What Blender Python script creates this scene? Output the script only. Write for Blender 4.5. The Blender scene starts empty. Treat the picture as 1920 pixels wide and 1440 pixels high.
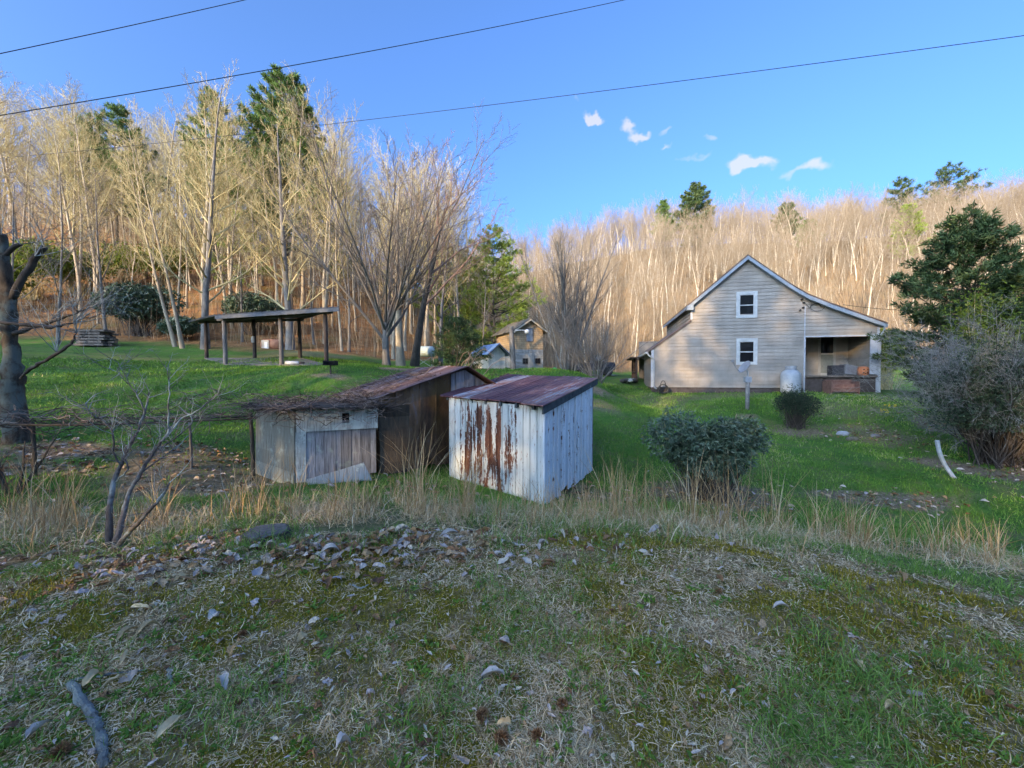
import bpy, math, random
import numpy as np
from mathutils import Vector, Matrix
PI = math.pi
rad = math.radians
random.seed(7)
R0 = np.random.default_rng(11)
C = bpy.context.scene.collection
FPX, HOR = 740.0, 705.0
PITCH = math.atan((720-HOR)/FPX)

# ------------------------------------------------------------------ camera frame: eye at the origin, looking along +Y
def ray(px, row):
    x = (px-960)/FPX; y = 1.0; z = (720-row)/FPX
    c, s = math.cos(PITCH), math.sin(PITCH)
    return np.array([x, y*c+z*s, -y*s+z*c])
def at(px, row, d):
    r = ray(px, row)
    return r*(d/r[1])

# ------------------------------------------------------------------ noise
def _hash(ix, iy, seed):
    n = (ix.astype(np.int64)*374761393 + iy.astype(np.int64)*668265263 + seed*974711) & 0x7fffffff
    n = ((n ^ (n >> 13))*1274126177) & 0x7fffffff
    return ((n ^ (n >> 16)) & 0xffff)/65535.0
def vnoise(x, y, seed=0):
    x = np.asarray(x, float); y = np.asarray(y, float)
    ix = np.floor(x); iy = np.floor(y); fx = x-ix; fy = y-iy
    fx = fx*fx*(3-2*fx); fy = fy*fy*(3-2*fy)
    a = _hash(ix, iy, seed); b = _hash(ix+1, iy, seed); c = _hash(ix, iy+1, seed); d = _hash(ix+1, iy+1, seed)
    return (a*(1-fx)+b*fx)*(1-fy)+(c*(1-fx)+d*fx)*fy
def fbm(x, y, seed=0, o=4):
    s = 0; a = .5; t = 0
    for k in range(o):
        s = s+a*vnoise(x*2**k, y*2**k, seed+k*17); t += a; a *= .5
    return s/t
def sstep(a, b, x):
    t = np.clip((x-a)/(b-a), 0, 1); return t*t*(3-2*t)

# ------------------------------------------------------------------ terrain: thin plate spline through surveyed points
def A(px, row, d): return tuple(at(px, row, d))
CP = [(0,0,-1.6),(-4,0,-1.6),(4,0,-1.72),(0,-6,-1.55),(-8,-5,-1.5),(8,-6,-1.8),(0,2.2,-1.62),(-3,2.2,-1.62),(3,2.2,-1.72),
      (-9,2,-1.6),(9,1,-2.3),(-20,-10,-1.2),(20,-12,-2.2),(-45,-5,1.0),(45,-10,0),(0,-25,-1.2),(-60,-60,0),(60,-60,0),(0,-70,0),
      A(960,998,4.2),A(700,992,4.2),A(400,1010,4.1),A(120,1045,4.0),A(1250,1003,4.3),A(1500,1025,4.4),A(1750,1065,4.4),(7,4.2,-2.35),
      A(1020,948,7.4),A(1108,885,9.8),A(843,893,9.1),A(555,908,7.7),A(708,893,8.4),A(478,893,8.9),A(1330,955,7.3),A(1600,960,7.9),
      A(1850,985,7.8),A(1650,935,8.9),A(200,890,7.8),A(40,870,8.0),A(350,850,9.0),A(640,790,13),A(300,760,12.5),A(430,735,14),
      A(60,740,12),A(1150,830,12),A(1350,850,11.5),A(1580,820,13.8),A(1495,806,14.6),A(1400,770,16.6),A(1150,742,19),A(1230,737,22.3),
      A(1645,737,19.8),A(1720,790,15),A(1780,895,9.8),A(1860,885,10.6),A(1905,800,14),A(1900,740,20),A(1800,745,24),
      A(423,684,19.2),A(612,686,18),A(388,670,23),A(563,673,21.5),A(300,690,17),A(100,665,18),A(0,660,17),
      A(725,689,22),A(796,690,28),A(620,705,15),A(960,713,25),A(920,703,29),A(1050,705,30),A(990,693,36),A(1180,702,40),A(1125,716,19),
      A(130,641,26),A(400,655,25.5),A(650,667,27),A(-300,620,24),A(1250,705,46),A(1600,706,46),A(1900,706,46),A(2400,700,44),
      A(0,500,38),A(300,530,40),A(600,575,42),A(800,635,42),A(900,672,46),A(1000,690,50),A(-500,440,40),
      A(0,415,52),A(300,445,54),A(600,505,56),A(800,585,58),A(900,645,62),A(1000,675,66),
      (-90,80,30),(-40,90,25),(-10,95,12),
      (30,60,4),(60,60,5),(100,55,6),(0,85,10),(30,90,21),(60,95,27),(110,90,29),(-5,115,27),(25,125,37),(60,125,41),(110,122,42),(150,110,42),
      (-60,150,26),(0,160,30),(60,165,40),(130,160,50),(-150,60,30),(170,30,25),(150,-20,10),(-120,0,14)]
CP = np.array(CP, float)
def _tps(r2): return np.where(r2 > 1e-9, r2*np.log(np.maximum(r2, 1e-9)), 0.0)
_n = len(CP); _x = CP[:, :2]/50.0
_K = _tps(((_x[:, None]-_x[None])**2).sum(-1)) + np.eye(_n)*2e-5
_P = np.hstack([np.ones((_n, 1)), _x])
_M = np.block([[_K, _P], [_P.T, np.zeros((3, 3))]])
_W = np.linalg.solve(_M, np.concatenate([CP[:, 2], np.zeros(3)]))
SUN_EL = rad(15.5); SUN_AZ = math.atan2(-.60, -.80)
SD = np.array([math.sin(SUN_AZ)*math.cos(SUN_EL), math.cos(SUN_AZ)*math.cos(SUN_EL), math.sin(SUN_EL)])   # towards the sun
def st_coord(x, y): return x*.6+y*.8, x*.8-y*.6
def G(x, y):
    x = np.asarray(x, float); y = np.asarray(y, float)
    sh = x.shape; xf = x.ravel(); yf = y.ravel(); out = np.empty(xf.size)
    xc = np.clip(xf, -170, 180); yc = np.clip(yf, -75, 185)
    for i in range(0, xf.size, 20000):
        q = np.stack([xc[i:i+20000], yc[i:i+20000]], 1)/50.0
        out[i:i+20000] = _tps(((q[:, None]-_x[None])**2).sum(-1))@_W[:_n] + _W[_n]+q@_W[_n+1:]
    s, t = st_coord(xf, yf)
    ridge = 7.5*sstep(-14, -44, s)*(1-.25*sstep(-8, -20, t)-.45*sstep(-25, -45, t))       # unseen wooded hill, raised behind the photographer for its shade
    out = out+ridge
    d = np.hypot(xf, yf)
    out += (fbm(xf*.9, yf*.9, 3, 4)-.5)*.10*sstep(.3, 4, d)
    out += (fbm(xf*5, yf*5, 9, 3)-.5)*.05*np.exp(-d/9)
    out += (fbm(xf*.12, yf*.12, 5, 3)-.5)*3.0*sstep(30, 70, yf)
    return out.reshape(sh)
def g(x, y): return float(G(np.array([x]), np.array([y]))[0])
def gp(px, d):
    p = at(px, 705, d); return np.array([p[0], p[1], g(p[0], p[1])])
def hit(px, row, lo=1.2, hi=60):
    r = ray(px, row); r = r/r[1]
    ds = np.geomspace(lo, hi, 500); zz = G(r[0]*ds, r[1]*ds)-r[2]*ds
    k = np.argmax(zz > 0) if (zz > 0).any() else len(ds)-1
    d = ds[k]; return np.array([r[0]*d, d, g(r[0]*d, d)])

# ------------------------------------------------------------------ mesh builder
class MB:
    def __init__(s): s.V = []; s.F4 = []; s.F3 = []; s.A = []; s.n = 0; s.NG = []
    def add(s, v, f4=None, f3=None, a=None):
        v = np.asarray(v, float).reshape(-1, 3)
        if f4 is not None and len(f4): s.F4.append(np.asarray(f4, np.int64).reshape(-1, 4)+s.n)
        if f3 is not None and len(f3): s.F3.append(np.asarray(f3, np.int64).reshape(-1, 3)+s.n)
        s.V.append(v)
        if a is None: a = np.full(len(v), .5)
        s.A.append(np.broadcast_to(np.asarray(a, float), (len(v),)) if np.ndim(a) == 0 else np.asarray(a, float))
        s.n += len(v); return s
    def ngon(s, pts, a=.5):
        s.NG.append([s.n+i for i in range(len(pts))]); s.add(pts, a=a); return s
    def box(s, c, size, rot=None, a=None):
        """rot = (ux, uy, uz) axes or None"""
        h = np.array(size, float)/2
        k = np.array([[-1,-1,-1],[1,-1,-1],[1,1,-1],[-1,1,-1],[-1,-1,1],[1,-1,1],[1,1,1],[-1,1,1]], float)*h
        if rot is not None: k = k@np.array(rot, float)
        if a is None: a = random.random()
        return s.add(k+np.array(c, float), [[0,3,2,1],[4,5,6,7],[0,1,5,4],[1,2,6,5],[2,3,7,6],[3,0,4,7]], a=a)
    def hexa(s, p, a=None):
        """8 corners: bottom 4 ccw, top 4 ccw"""
        if a is None: a = random.random()
        return s.add(p, [[0,3,2,1],[4,5,6,7],[0,1,5,4],[1,2,6,5],[2,3,7,6],[3,0,4,7]], a=a)
    def tubes(s, paths, radii, sides=3, a=None, cap=False):
        P = np.asarray(paths, float); Rr = np.asarray(radii, float)
        if P.ndim == 2: P = P[None]; Rr = Rr[None]
        B, n, _ = P.shape
        if B == 0: return s
        T = np.gradient(P, axis=1) if n > 1 else P
        T /= np.linalg.norm(T, axis=2, keepdims=True)+1e-9
        ch = P[:, -1]-P[:, 0]; ch /= np.linalg.norm(ch, axis=1, keepdims=True)+1e-9
        ref = np.where(np.abs(ch[:, 2:3]) > .75, np.array([[1., .2, 0]]), np.array([[0, 0, 1.]]))
        s1 = np.cross(T, ref[:, None]); s1 /= np.linalg.norm(s1, axis=2, keepdims=True)+1e-9
        s2 = np.cross(T, s1)
        an = np.arange(sides)*2*PI/sides
        V = P[:, :, None]+Rr[:, :, None, None]*(s1[:, :, None]*np.cos(an)[None, None, :, None]+s2[:, :, None]*np.sin(an)[None, None, :, None])
        base = (np.arange(B)*n*sides)[:, None, None]; i = (np.arange(n-1)*sides)[None, :, None]; k = np.arange(sides)[None, None]; k2 = (k+1) % sides
        F = np.stack([base+i+k, base+i+k2, base+i+sides+k2, base+i+sides+k], -1).reshape(-1, 4)
        if a is None: a = R0.random(B)
        a = np.repeat(np.broadcast_to(a, (B,)), n*sides)
        off = s.n
        s.add(V.reshape(-1, 3), F, a=a)
        if cap:
            for b in range(B):
                o = off+b*n*sides
                s.NG.append([o+q for q in range(sides)][::-1]); s.NG.append([o+(n-1)*sides+q for q in range(sides)])
        return s
    def ribbons(s, P, W, side, a=None):
        """P (B,n,3) W (B,n) side (B,3)"""
        B, n, _ = P.shape
        if B == 0: return s
        V = np.stack([P-side[:, None]*W[..., None]/2, P+side[:, None]*W[..., None]/2], 2)
        base = (np.arange(B)*n*2)[:, None]; i = (np.arange(n-1)*2)[None]
        F = np.stack([base+i, base+i+1, base+i+3, base+i+2], -1).reshape(-1, 4)
        if a is None: a = R0.random(B)
        return s.add(V.reshape(-1, 3), F, a=np.repeat(a, n*2))
    def leaves(s, c, d, L, W, a=None, fold=.0):
        """rhombic leaves: base c (B,3), direction d (B,3), lengths, widths"""
        B = len(c)
        if B == 0: return s
        d = d/(np.linalg.norm(d, axis=1, keepdims=True)+1e-9)
        r = R0.normal(size=(B, 3)); sd = np.cross(d, r); sd /= np.linalg.norm(sd, axis=1, keepdims=True)+1e-9
        L = np.broadcast_to(L, (B,))[:, None]; W = np.broadcast_to(W, (B,))[:, None]
        V = np.stack([c, c+d*L*.45+sd*W/2, c+d*L, c+d*L*.45-sd*W/2], 1)
        F = (np.arange(B)*4)[:, None]+np.arange(4)[None]
        if a is None: a = R0.random(B)
        return s.add(V.reshape(-1, 3), F, a=np.repeat(a, 4))
    def build(s, name, mat, parent=None, smooth=False, st=None):
        V = np.concatenate(s.V) if s.V else np.zeros((0, 3))
        F4 = np.concatenate(s.F4) if s.F4 else np.zeros((0, 4), np.int64)
        F3 = np.concatenate(s.F3) if s.F3 else np.zeros((0, 3), np.int64)
        ng = s.NG
        lens = np.concatenate([np.full(len(F4), 4), np.full(len(F3), 3), np.array([len(q) for q in ng], int)]).astype(np.int32)
        idx = np.concatenate([F4.ravel(), F3.ravel(), np.array([i for q in ng for i in q], np.int64)]).astype(np.int32)
        me = bpy.data.meshes.new(name)
        me.vertices.add(len(V)); me.vertices.foreach_set('co', V.astype(np.float32).ravel())
        me.loops.add(len(idx)); me.loops.foreach_set('vertex_index', idx)
        me.polygons.add(len(lens))
        me.polygons.foreach_set('loop_start', (np.cumsum(lens)-lens).astype(np.int32))
        me.update(calc_edges=True)
        me.polygons.foreach_set('use_smooth', np.full(len(lens), bool(smooth)))
        at_ = me.attributes.new('v', 'FLOAT', 'POINT'); at_.data.foreach_set('value', np.concatenate(s.A).astype(np.float32))
        if st is not None:
            w = np.asarray(st(V), np.float32); q = me.attributes.new('st', 'FLOAT_VECTOR', 'POINT'); q.data.foreach_set('vector', w.ravel())
        me.materials.append(mat)
        o = bpy.data.objects.new(name, me); C.objects.link(o)
        if parent is not None: o.parent = parent; o.matrix_parent_inverse = Matrix.Translation(parent.location).inverted() if parent.rotation_euler.z == 0 else parent.matrix_basis.inverted()
        return o

def tag(o, label=None, cat=None, group=None, kind=None):
    if label: o['label'] = label
    if cat: o['category'] = cat
    if group: o['group'] = group
    if kind: o['kind'] = kind
    return o
def thing(name, label, cat, loc=(0, 0, 0), group=None):
    o = bpy.data.objects.new(name, None); C.objects.link(o); o.location = tuple(float(q) for q in loc)
    o.empty_display_size = .2
    return tag(o, label, cat, group)
def copy_thing(o, loc, rz, sc, label=None):
    c = o.copy(); C.objects.link(c); c.location = tuple(float(q) for q in loc); c.rotation_euler = (0, 0, rz); c.scale = (sc, sc, sc)
    if label: c['label'] = label
    for ch in list(o.children):
        k = ch.copy(); C.objects.link(k); k.parent = c
    return c

# ------------------------------------------------------------------ materials
class N:
    def __init__(s, name):
        s.m = bpy.data.materials.new(name); s.m.use_nodes = True; s.t = s.m.node_tree; s.t.nodes.clear()
        s.out = s.t.nodes.new('ShaderNodeOutputMaterial'); s.b = s.t.nodes.new('ShaderNodeBsdfPrincipled')
        s.t.links.new(s.b.outputs[0], s.out.inputs[0])
    def n(s, ty, **k):
        x = s.t.nodes.new(ty)
        for a, v in k.items(): setattr(x, a, v)
        return x
    def l(s, a, b): s.t.links.new(a, b)
    def coord(s, src='Object', scale=(1, 1, 1)):
        if src == 'st':
            a = s.n('ShaderNodeAttribute'); a.attribute_name = 'st'; o = a.outputs['Vector']
        else:
            o = s.n('ShaderNodeTexCoord').outputs[src]
        if tuple(scale) != (1, 1, 1):
            mp = s.n('ShaderNodeMapping'); mp.inputs['Scale'].default_value = scale; s.l(o, mp.inputs[0]); o = mp.outputs[0]
        return o
    def noise(s, vec, scale, detail=4, rough=.55, dist=0):
        x = s.n('ShaderNodeTexNoise'); x.inputs['Scale'].default_value = scale; x.inputs['Detail'].default_value = detail
        x.inputs['Roughness'].default_value = rough; x.inputs['Distortion'].default_value = dist
        s.l(vec, x.inputs['Vector']); return x.outputs['Fac']
    def attr(s, name='v'):
        a = s.n('ShaderNodeAttribute'); a.attribute_name = name; return a.outputs['Fac']
    def ramp(s, fac, stops, interp='LINEAR'):
        r = s.n('ShaderNodeValToRGB'); cr = r.color_ramp; cr.interpolation = interp
        while len(cr.elements) < len(stops): cr.elements.new(.5)
        for e, (p, c) in zip(cr.elements, stops):
            e.position = p; e.color = (*c, 1) if not isinstance(c, (int, float)) else (c, c, c, 1)
        s.l(fac, r.inputs[0]); return r.outputs[0]
    def mix(s, f, a, b, mode='MIX'):
        x = s.n('ShaderNodeMix', data_type='RGBA', blend_type=mode)
        for inp, v in ((x.inputs[0], f), (x.inputs[6], a), (x.inputs[7], b)):
            if isinstance(v, (int, float)): inp.default_value = v
            elif isinstance(v, tuple): inp.default_value = (*v, 1)
            else: s.l(v, inp)
        return x.outputs[2]
    def math(s, op, a, b=0.0, c=None):
        x = s.n('ShaderNodeMath', operation=op)
        for i, v in enumerate((a, b) if c is None else (a, b, c)):
            if isinstance(v, (int, float)): x.inputs[i].default_value = v
            else: s.l(v, x.inputs[i])
        return x.outputs[0]
    def bump(s, h, strength=.5, dist=.02):
        x = s.n('ShaderNodeBump'); x.inputs['Strength'].default_value = strength; x.inputs['Distance'].default_value = dist
        s.l(h, x.inputs['Height']); s.l(x.outputs[0], s.b.inputs['Normal'])
    def fin(s, col, rough=.85, metal=0, spec=.3):
        if isinstance(col, tuple): s.b.inputs['Base Color'].default_value = (*col, 1)
        else: s.l(col, s.b.inputs['Base Color'])
        if isinstance(rough, (int, float)): s.b.inputs['Roughness'].default_value = rough
        else: s.l(rough, s.b.inputs['Roughness'])
        s.b.inputs['Metallic'].default_value = metal; s.b.inputs['Specular IOR Level'].default_value = spec
        return s.m
def simple(name, c0, c1, scale=8, rough=.8, stretch=(1, 1, 1), bump=.3, dist=.01, metal=0, spec=.3, var=.35):
    """two tones mixed by noise, a per-piece brightness from v, a fine bump"""
    k = N(name); co = k.coord('Object', stretch); f = k.noise(co, scale, 6, .65)
    col = k.ramp(f, [(.32, c0), (.68, c1)])
    vv = k.math('MULTIPLY_ADD', k.attr(), var, 1-var/2)
    col = k.mix(1.0, col, k.ramp(vv, [(0, (0, 0, 0)), (1, (1, 1, 1))]) if False else vv_rgb(k, vv), 'MULTIPLY')
    if bump: k.bump(f, bump, dist)
    return k.fin(col, rough, metal, spec)
def vv_rgb(k, v):
    c = k.n('ShaderNodeCombineColor')
    for i in range(3): k.l(v, c.inputs[i])
    return c.outputs[0]
def vcol(name, stops, rough=.7, noise=0, spec=.25, transl=0.0, nscale=3):
    """colour picked by the per-leaf value v"""
    k = N(name); v = k.attr()
    if noise: v = k.math('MULTIPLY_ADD', k.math('SUBTRACT', k.noise(k.coord('Object'), nscale, 3), .5), noise, v)
    col = k.ramp(v, stops)
    m = k.fin(col, rough, 0, spec)
    if transl:
        tr = k.n('ShaderNodeBsdfTranslucent'); k.l(col, tr.inputs[0]); mx = k.n('ShaderNodeMixShader'); mx.inputs[0].default_value = transl
        k.l(k.b.outputs[0], mx.inputs[1]); k.l(tr.outputs[0], mx.inputs[2]); k.l(mx.outputs[0], k.out.inputs[0])
    return m
# ================================================================== GROUND
EX = np.array([-300,-60,-29,-19,-11,-8.8,-6.7,-4.3,2.6,15,50,90,300.]); EY = np.array([20,21,26.5,25.6,27.2,28,32,40,49,52,52,44,30.])
def forest_edge(x): return np.interp(x, EX, EY)
def bank_edge(x): return 4.15+.25*np.sin(x*.7)+(vnoise(x*1.3, x*0, 4)-.5)*.7-.02*x
LAWN_BLOBS = []   # x, y, rx, ry, kind
def blob(px, row, rpx, rrow, k, w=1.0):
    c = hit(px, row); e = hit(px, row+rrow); LAWN_BLOBS.append((c[0], c[1], rpx/FPX*c[1], max(abs(e[1]-c[1]), .25), k, w))
for q in ((140,845,150,28,0,1),(380,845,110,20,0,.8),(90,880,120,16,0,.8),(420,905,260,30,0,.9),(1640,938,170,14,0,.9),(1860,890,120,40,0,1),(1500,812,90,12,0,.6),
          (1625,815,80,26,0,.7),(1560,770,120,22,0,.45),(1130,760,40,14,0,.6),(620,706,45,7,0,.9),(745,692,60,8,0,1),(560,668,90,5,0,.5),
          (1110,730,40,10,0,.9),(1240,760,80,10,0,.4),(1320,745,120,5,0,.5),(1790,800,60,40,0,.8),(1330,935,160,30,0,.9),(760,920,150,14,0,.35),(250,800,120,10,0,.4),
          (1100,930,60,25,0,.8),(1400,780,18,5,0,.8),(1495,812,60,8,0,.9),(240,672,140,8,0,.25)):
    blob(q[0], q[1], q[2], q[3], q[4], q[5])
def zones(x, y):
    n1 = fbm(x*.9, y*.9, 21, 4); n2 = fbm(x*.25, y*.25, 31, 3)
    bank = 1-sstep(-.25, .35, y-bank_edge(x)+(n1-.5)*.8)
    rough = sstep(-.5, .2, y-bank_edge(x))*(1-sstep(5.6, 7.2, y+(n1-.5)*1.6+np.where(x > 4, .3*(x-4), 0)))
    forest = sstep(-.6, 1.2, y-forest_edge(x)+(n1-.5)*2.5)
    forest = np.maximum(forest, sstep(0, 3, -y-8))
    dirt = np.zeros_like(x)
    for bx, by, rx, ry, k, w in LAWN_BLOBS:
        d = np.sqrt(((x-bx)/rx)**2+((y-by)/ry)**2)+(n1-.5)*1.3
        dirt = np.maximum(dirt, w*(1-sstep(.55, 1.1, d)))
    dirt = dirt*(y > 4.5)
    return bank, rough, forest, dirt, n2
def make_ground():
    nx, ny = 470, 560
    u = np.linspace(-1, 1, nx); xs = 230*np.sinh(4.6*u)/np.sinh(4.6)
    w = np.linspace(-.72, 1, ny); ys = 2.5+290*np.sinh(5.0*w)/np.sinh(5.0)
    X, Y = np.meshgrid(xs, ys); Z = G(X, Y)
    b = MB(); i, j = np.meshgrid(np.arange(nx-1), np.arange(ny-1)); k = (j*nx+i).ravel()
    b.add(np.stack([X, Y, Z], -1).reshape(-1, 3), np.stack([k, k+1, k+nx+1, k+nx], 1))
    o = b.build('ground', ground_mat(), smooth=True)
    zz = zones(X.ravel(), Y.ravel())
    for nm, q in zip(('bank', 'rough', 'forest', 'dirt'), zz):
        a = o.data.attributes.new(nm, 'FLOAT', 'POINT'); a.data.foreach_set('value', np.asarray(q, np.float32))
    tag(o, kind='structure'); return o
def pos_y(k):
    s = k.n('ShaderNodeSeparateXYZ'); k.l(k.coord('Object'), s.inputs[0]); return s.outputs[1]
def ground_mat():
    k = N('ground_soil_and_turf'); co = k.coord('Object')
    # mown lawn
    nA = k.noise(co, .55, 5, .6); nB = k.noise(co, 4, 6, .75); nD = k.noise(co, .9, 5, .7); nC = k.noise(co, 60, 3, .7)
    lawn = k.ramp(nA, [(.3, (.04,.13,.02)), (.5, (.07,.20,.028)), (.72, (.13,.25,.04))])
    lawn = k.mix(k.ramp(nB, [(.45, 0), (.72, .8)]), lawn, (.17,.17,.07))
    lawn = k.mix(k.ramp(nD, [(.50, 0), (.66, .65)]), lawn, (.19,.155,.085))
    lawn = k.mix(k.ramp(nC, [(.35, .55), (.6, 0)]), lawn, (.03,.08,.015))
    # thatch, soil and dead leaves
    dirt = k.ramp(k.noise(co, 14, 6, .75), [(.3, (.08,.055,.035)), (.5, (.22,.155,.10)), (.62, (.36,.27,.19)), (.75, (.50,.42,.33))])
    # forest leaf litter
    lit = k.ramp(k.noise(co, 1.1, 6, .7), [(.3, (.20,.085,.035)), (.5, (.42,.19,.075)), (.7, (.56,.30,.13))])
    lit = k.mix(k.ramp(k.noise(co, 9, 5, .8), [(.35, .8), (.6, 0)]), lit, (.07,.045,.03))
    lit = k.mix(k.ramp(k.noise(co, .35, 3, .6), [(.5, 0), (.72, .6)]), lit, (.12,.13,.04))
    lit = k.mix(k.ramp(k.math('DIVIDE', pos_y(k), 100), [(.48, 0), (.62, .75)]), lit, (.30,.22,.13))
    # mossy bank
    m1 = k.noise(co, 2.3, 5, .65); m2 = k.noise(co, 26, 6, .75); m3 = k.noise(co, 90, 3, .7)
    moss = k.ramp(m3, [(.3, (.08,.068,.008)), (.5, (.19,.15,.015)), (.72, (.32,.245,.03))])
    soil = k.ramp(m2, [(.3, (.11,.072,.032)), (.5, (.30,.205,.10)), (.7, (.50,.36,.20))])
    bank = k.mix(k.ramp(m1, [(.42, 0), (.52, 1)]), soil, moss)
    bank = k.mix(k.ramp(k.noise(co, 5, 5, .6), [(.55, 0), (.68, .7)]), bank, (.03,.07,.018))
    rough = k.ramp(k.noise(co, 20, 6, .8), [(.3, (.05,.065,.022)), (.5, (.15,.12,.065)), (.7, (.34,.26,.16))])
    c = k.mix(k.attr('dirt'), lawn, dirt)
    c = k.mix(k.math('MULTIPLY', k.attr('rough'), .75), c, rough)
    c = k.mix(k.attr('bank'), c, bank)
    c = k.mix(k.attr('forest'), c, lit)
    h = k.math('ADD', k.noise(co, 35, 5, .8), k.math('MULTIPLY', k.noise(co, 5, 4, .6), 1.6))
    k.bump(h, .9, .035)
    return k.fin(c, .95, 0, .15)
make_ground()

# ------------------------------------------------------------------ blades and litter near the photographer: uncountable
def fan(n, r0, r1, half=62, pw=1.0):
    """random ground points whose density falls with distance"""
    r = r0*(r1/r0)**(R0.random(n)**pw); th = np.radians(R0.uniform(-half, half, n))
    return r*np.sin(th), r*np.cos(th), r
def blades(b, x, y, L, W, lean, curl, n=5, a=None, z0=-.005, z=None, tw=.5):
    B = len(x)
    if B == 0: return
    z = (G(x, y) if z is None else z)+z0
    az = R0.uniform(0, 2*PI, B); t = np.linspace(0, 1, n)[None]
    dx, dy = np.cos(az), np.sin(az)
    el = (lean[:, None]-curl[:, None]*t)           # elevation along the blade
    st = L[:, None]/(n-1)
    az2 = az[:, None]+R0.normal(0, tw, B)[:, None]*t
    hx = np.cumsum(np.cos(el)*np.cos(az2), 1)*st; hy = np.cumsum(np.cos(el)*np.sin(az2), 1)*st; hz = np.cumsum(np.sin(el), 1)*st
    P = np.stack([x[:, None]+hx, y[:, None]+hy, z[:, None]+hz], -1)
    P[:, 0] = np.stack([x, y, z], -1)
    gz = z[:, None]-z0+.003; P[..., 2] = np.maximum(P[..., 2], gz)
    W_ = W[:, None]*np.array([1, .95, .8, .55, .12])[None] if n == 5 else W[:, None]*np.linspace(1, .15, n)[None]
    side = np.stack([-dy, dx, R0.normal(0, .35, B)], -1); side /= np.linalg.norm(side, axis=1, keepdims=True)
    b.ribbons(P, W_, side, a)
straw_m = vcol('dead_straw', [(0, (.13,.07,.03)), (.3, (.40,.25,.12)), (.65, (.66,.46,.25)), (1, (.84,.68,.45))], .8)
grass_m = vcol('green_blades', [(0, (.06,.13,.02)), (.4, (.13,.26,.04)), (.8, (.22,.36,.06)), (1, (.32,.42,.11))], .6, transl=.25)
moss_m = vcol('moss_tufts', [(0, (.12,.09,.008)), (.5, (.29,.215,.02)), (1, (.46,.33,.04))], .9)
sedge_m = vcol('broom_sedge', [(0, (.30,.15,.06)), (.4, (.54,.33,.15)), (.75, (.68,.49,.27)), (1, (.80,.66,.45))], .75)
lawn_m = vcol('lawn_blades', [(0, (.06,.15,.02)), (.45, (.145,.31,.04)), (.85, (.27,.42,.07)), (1, (.56,.49,.24))], .6, transl=.25)

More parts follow.
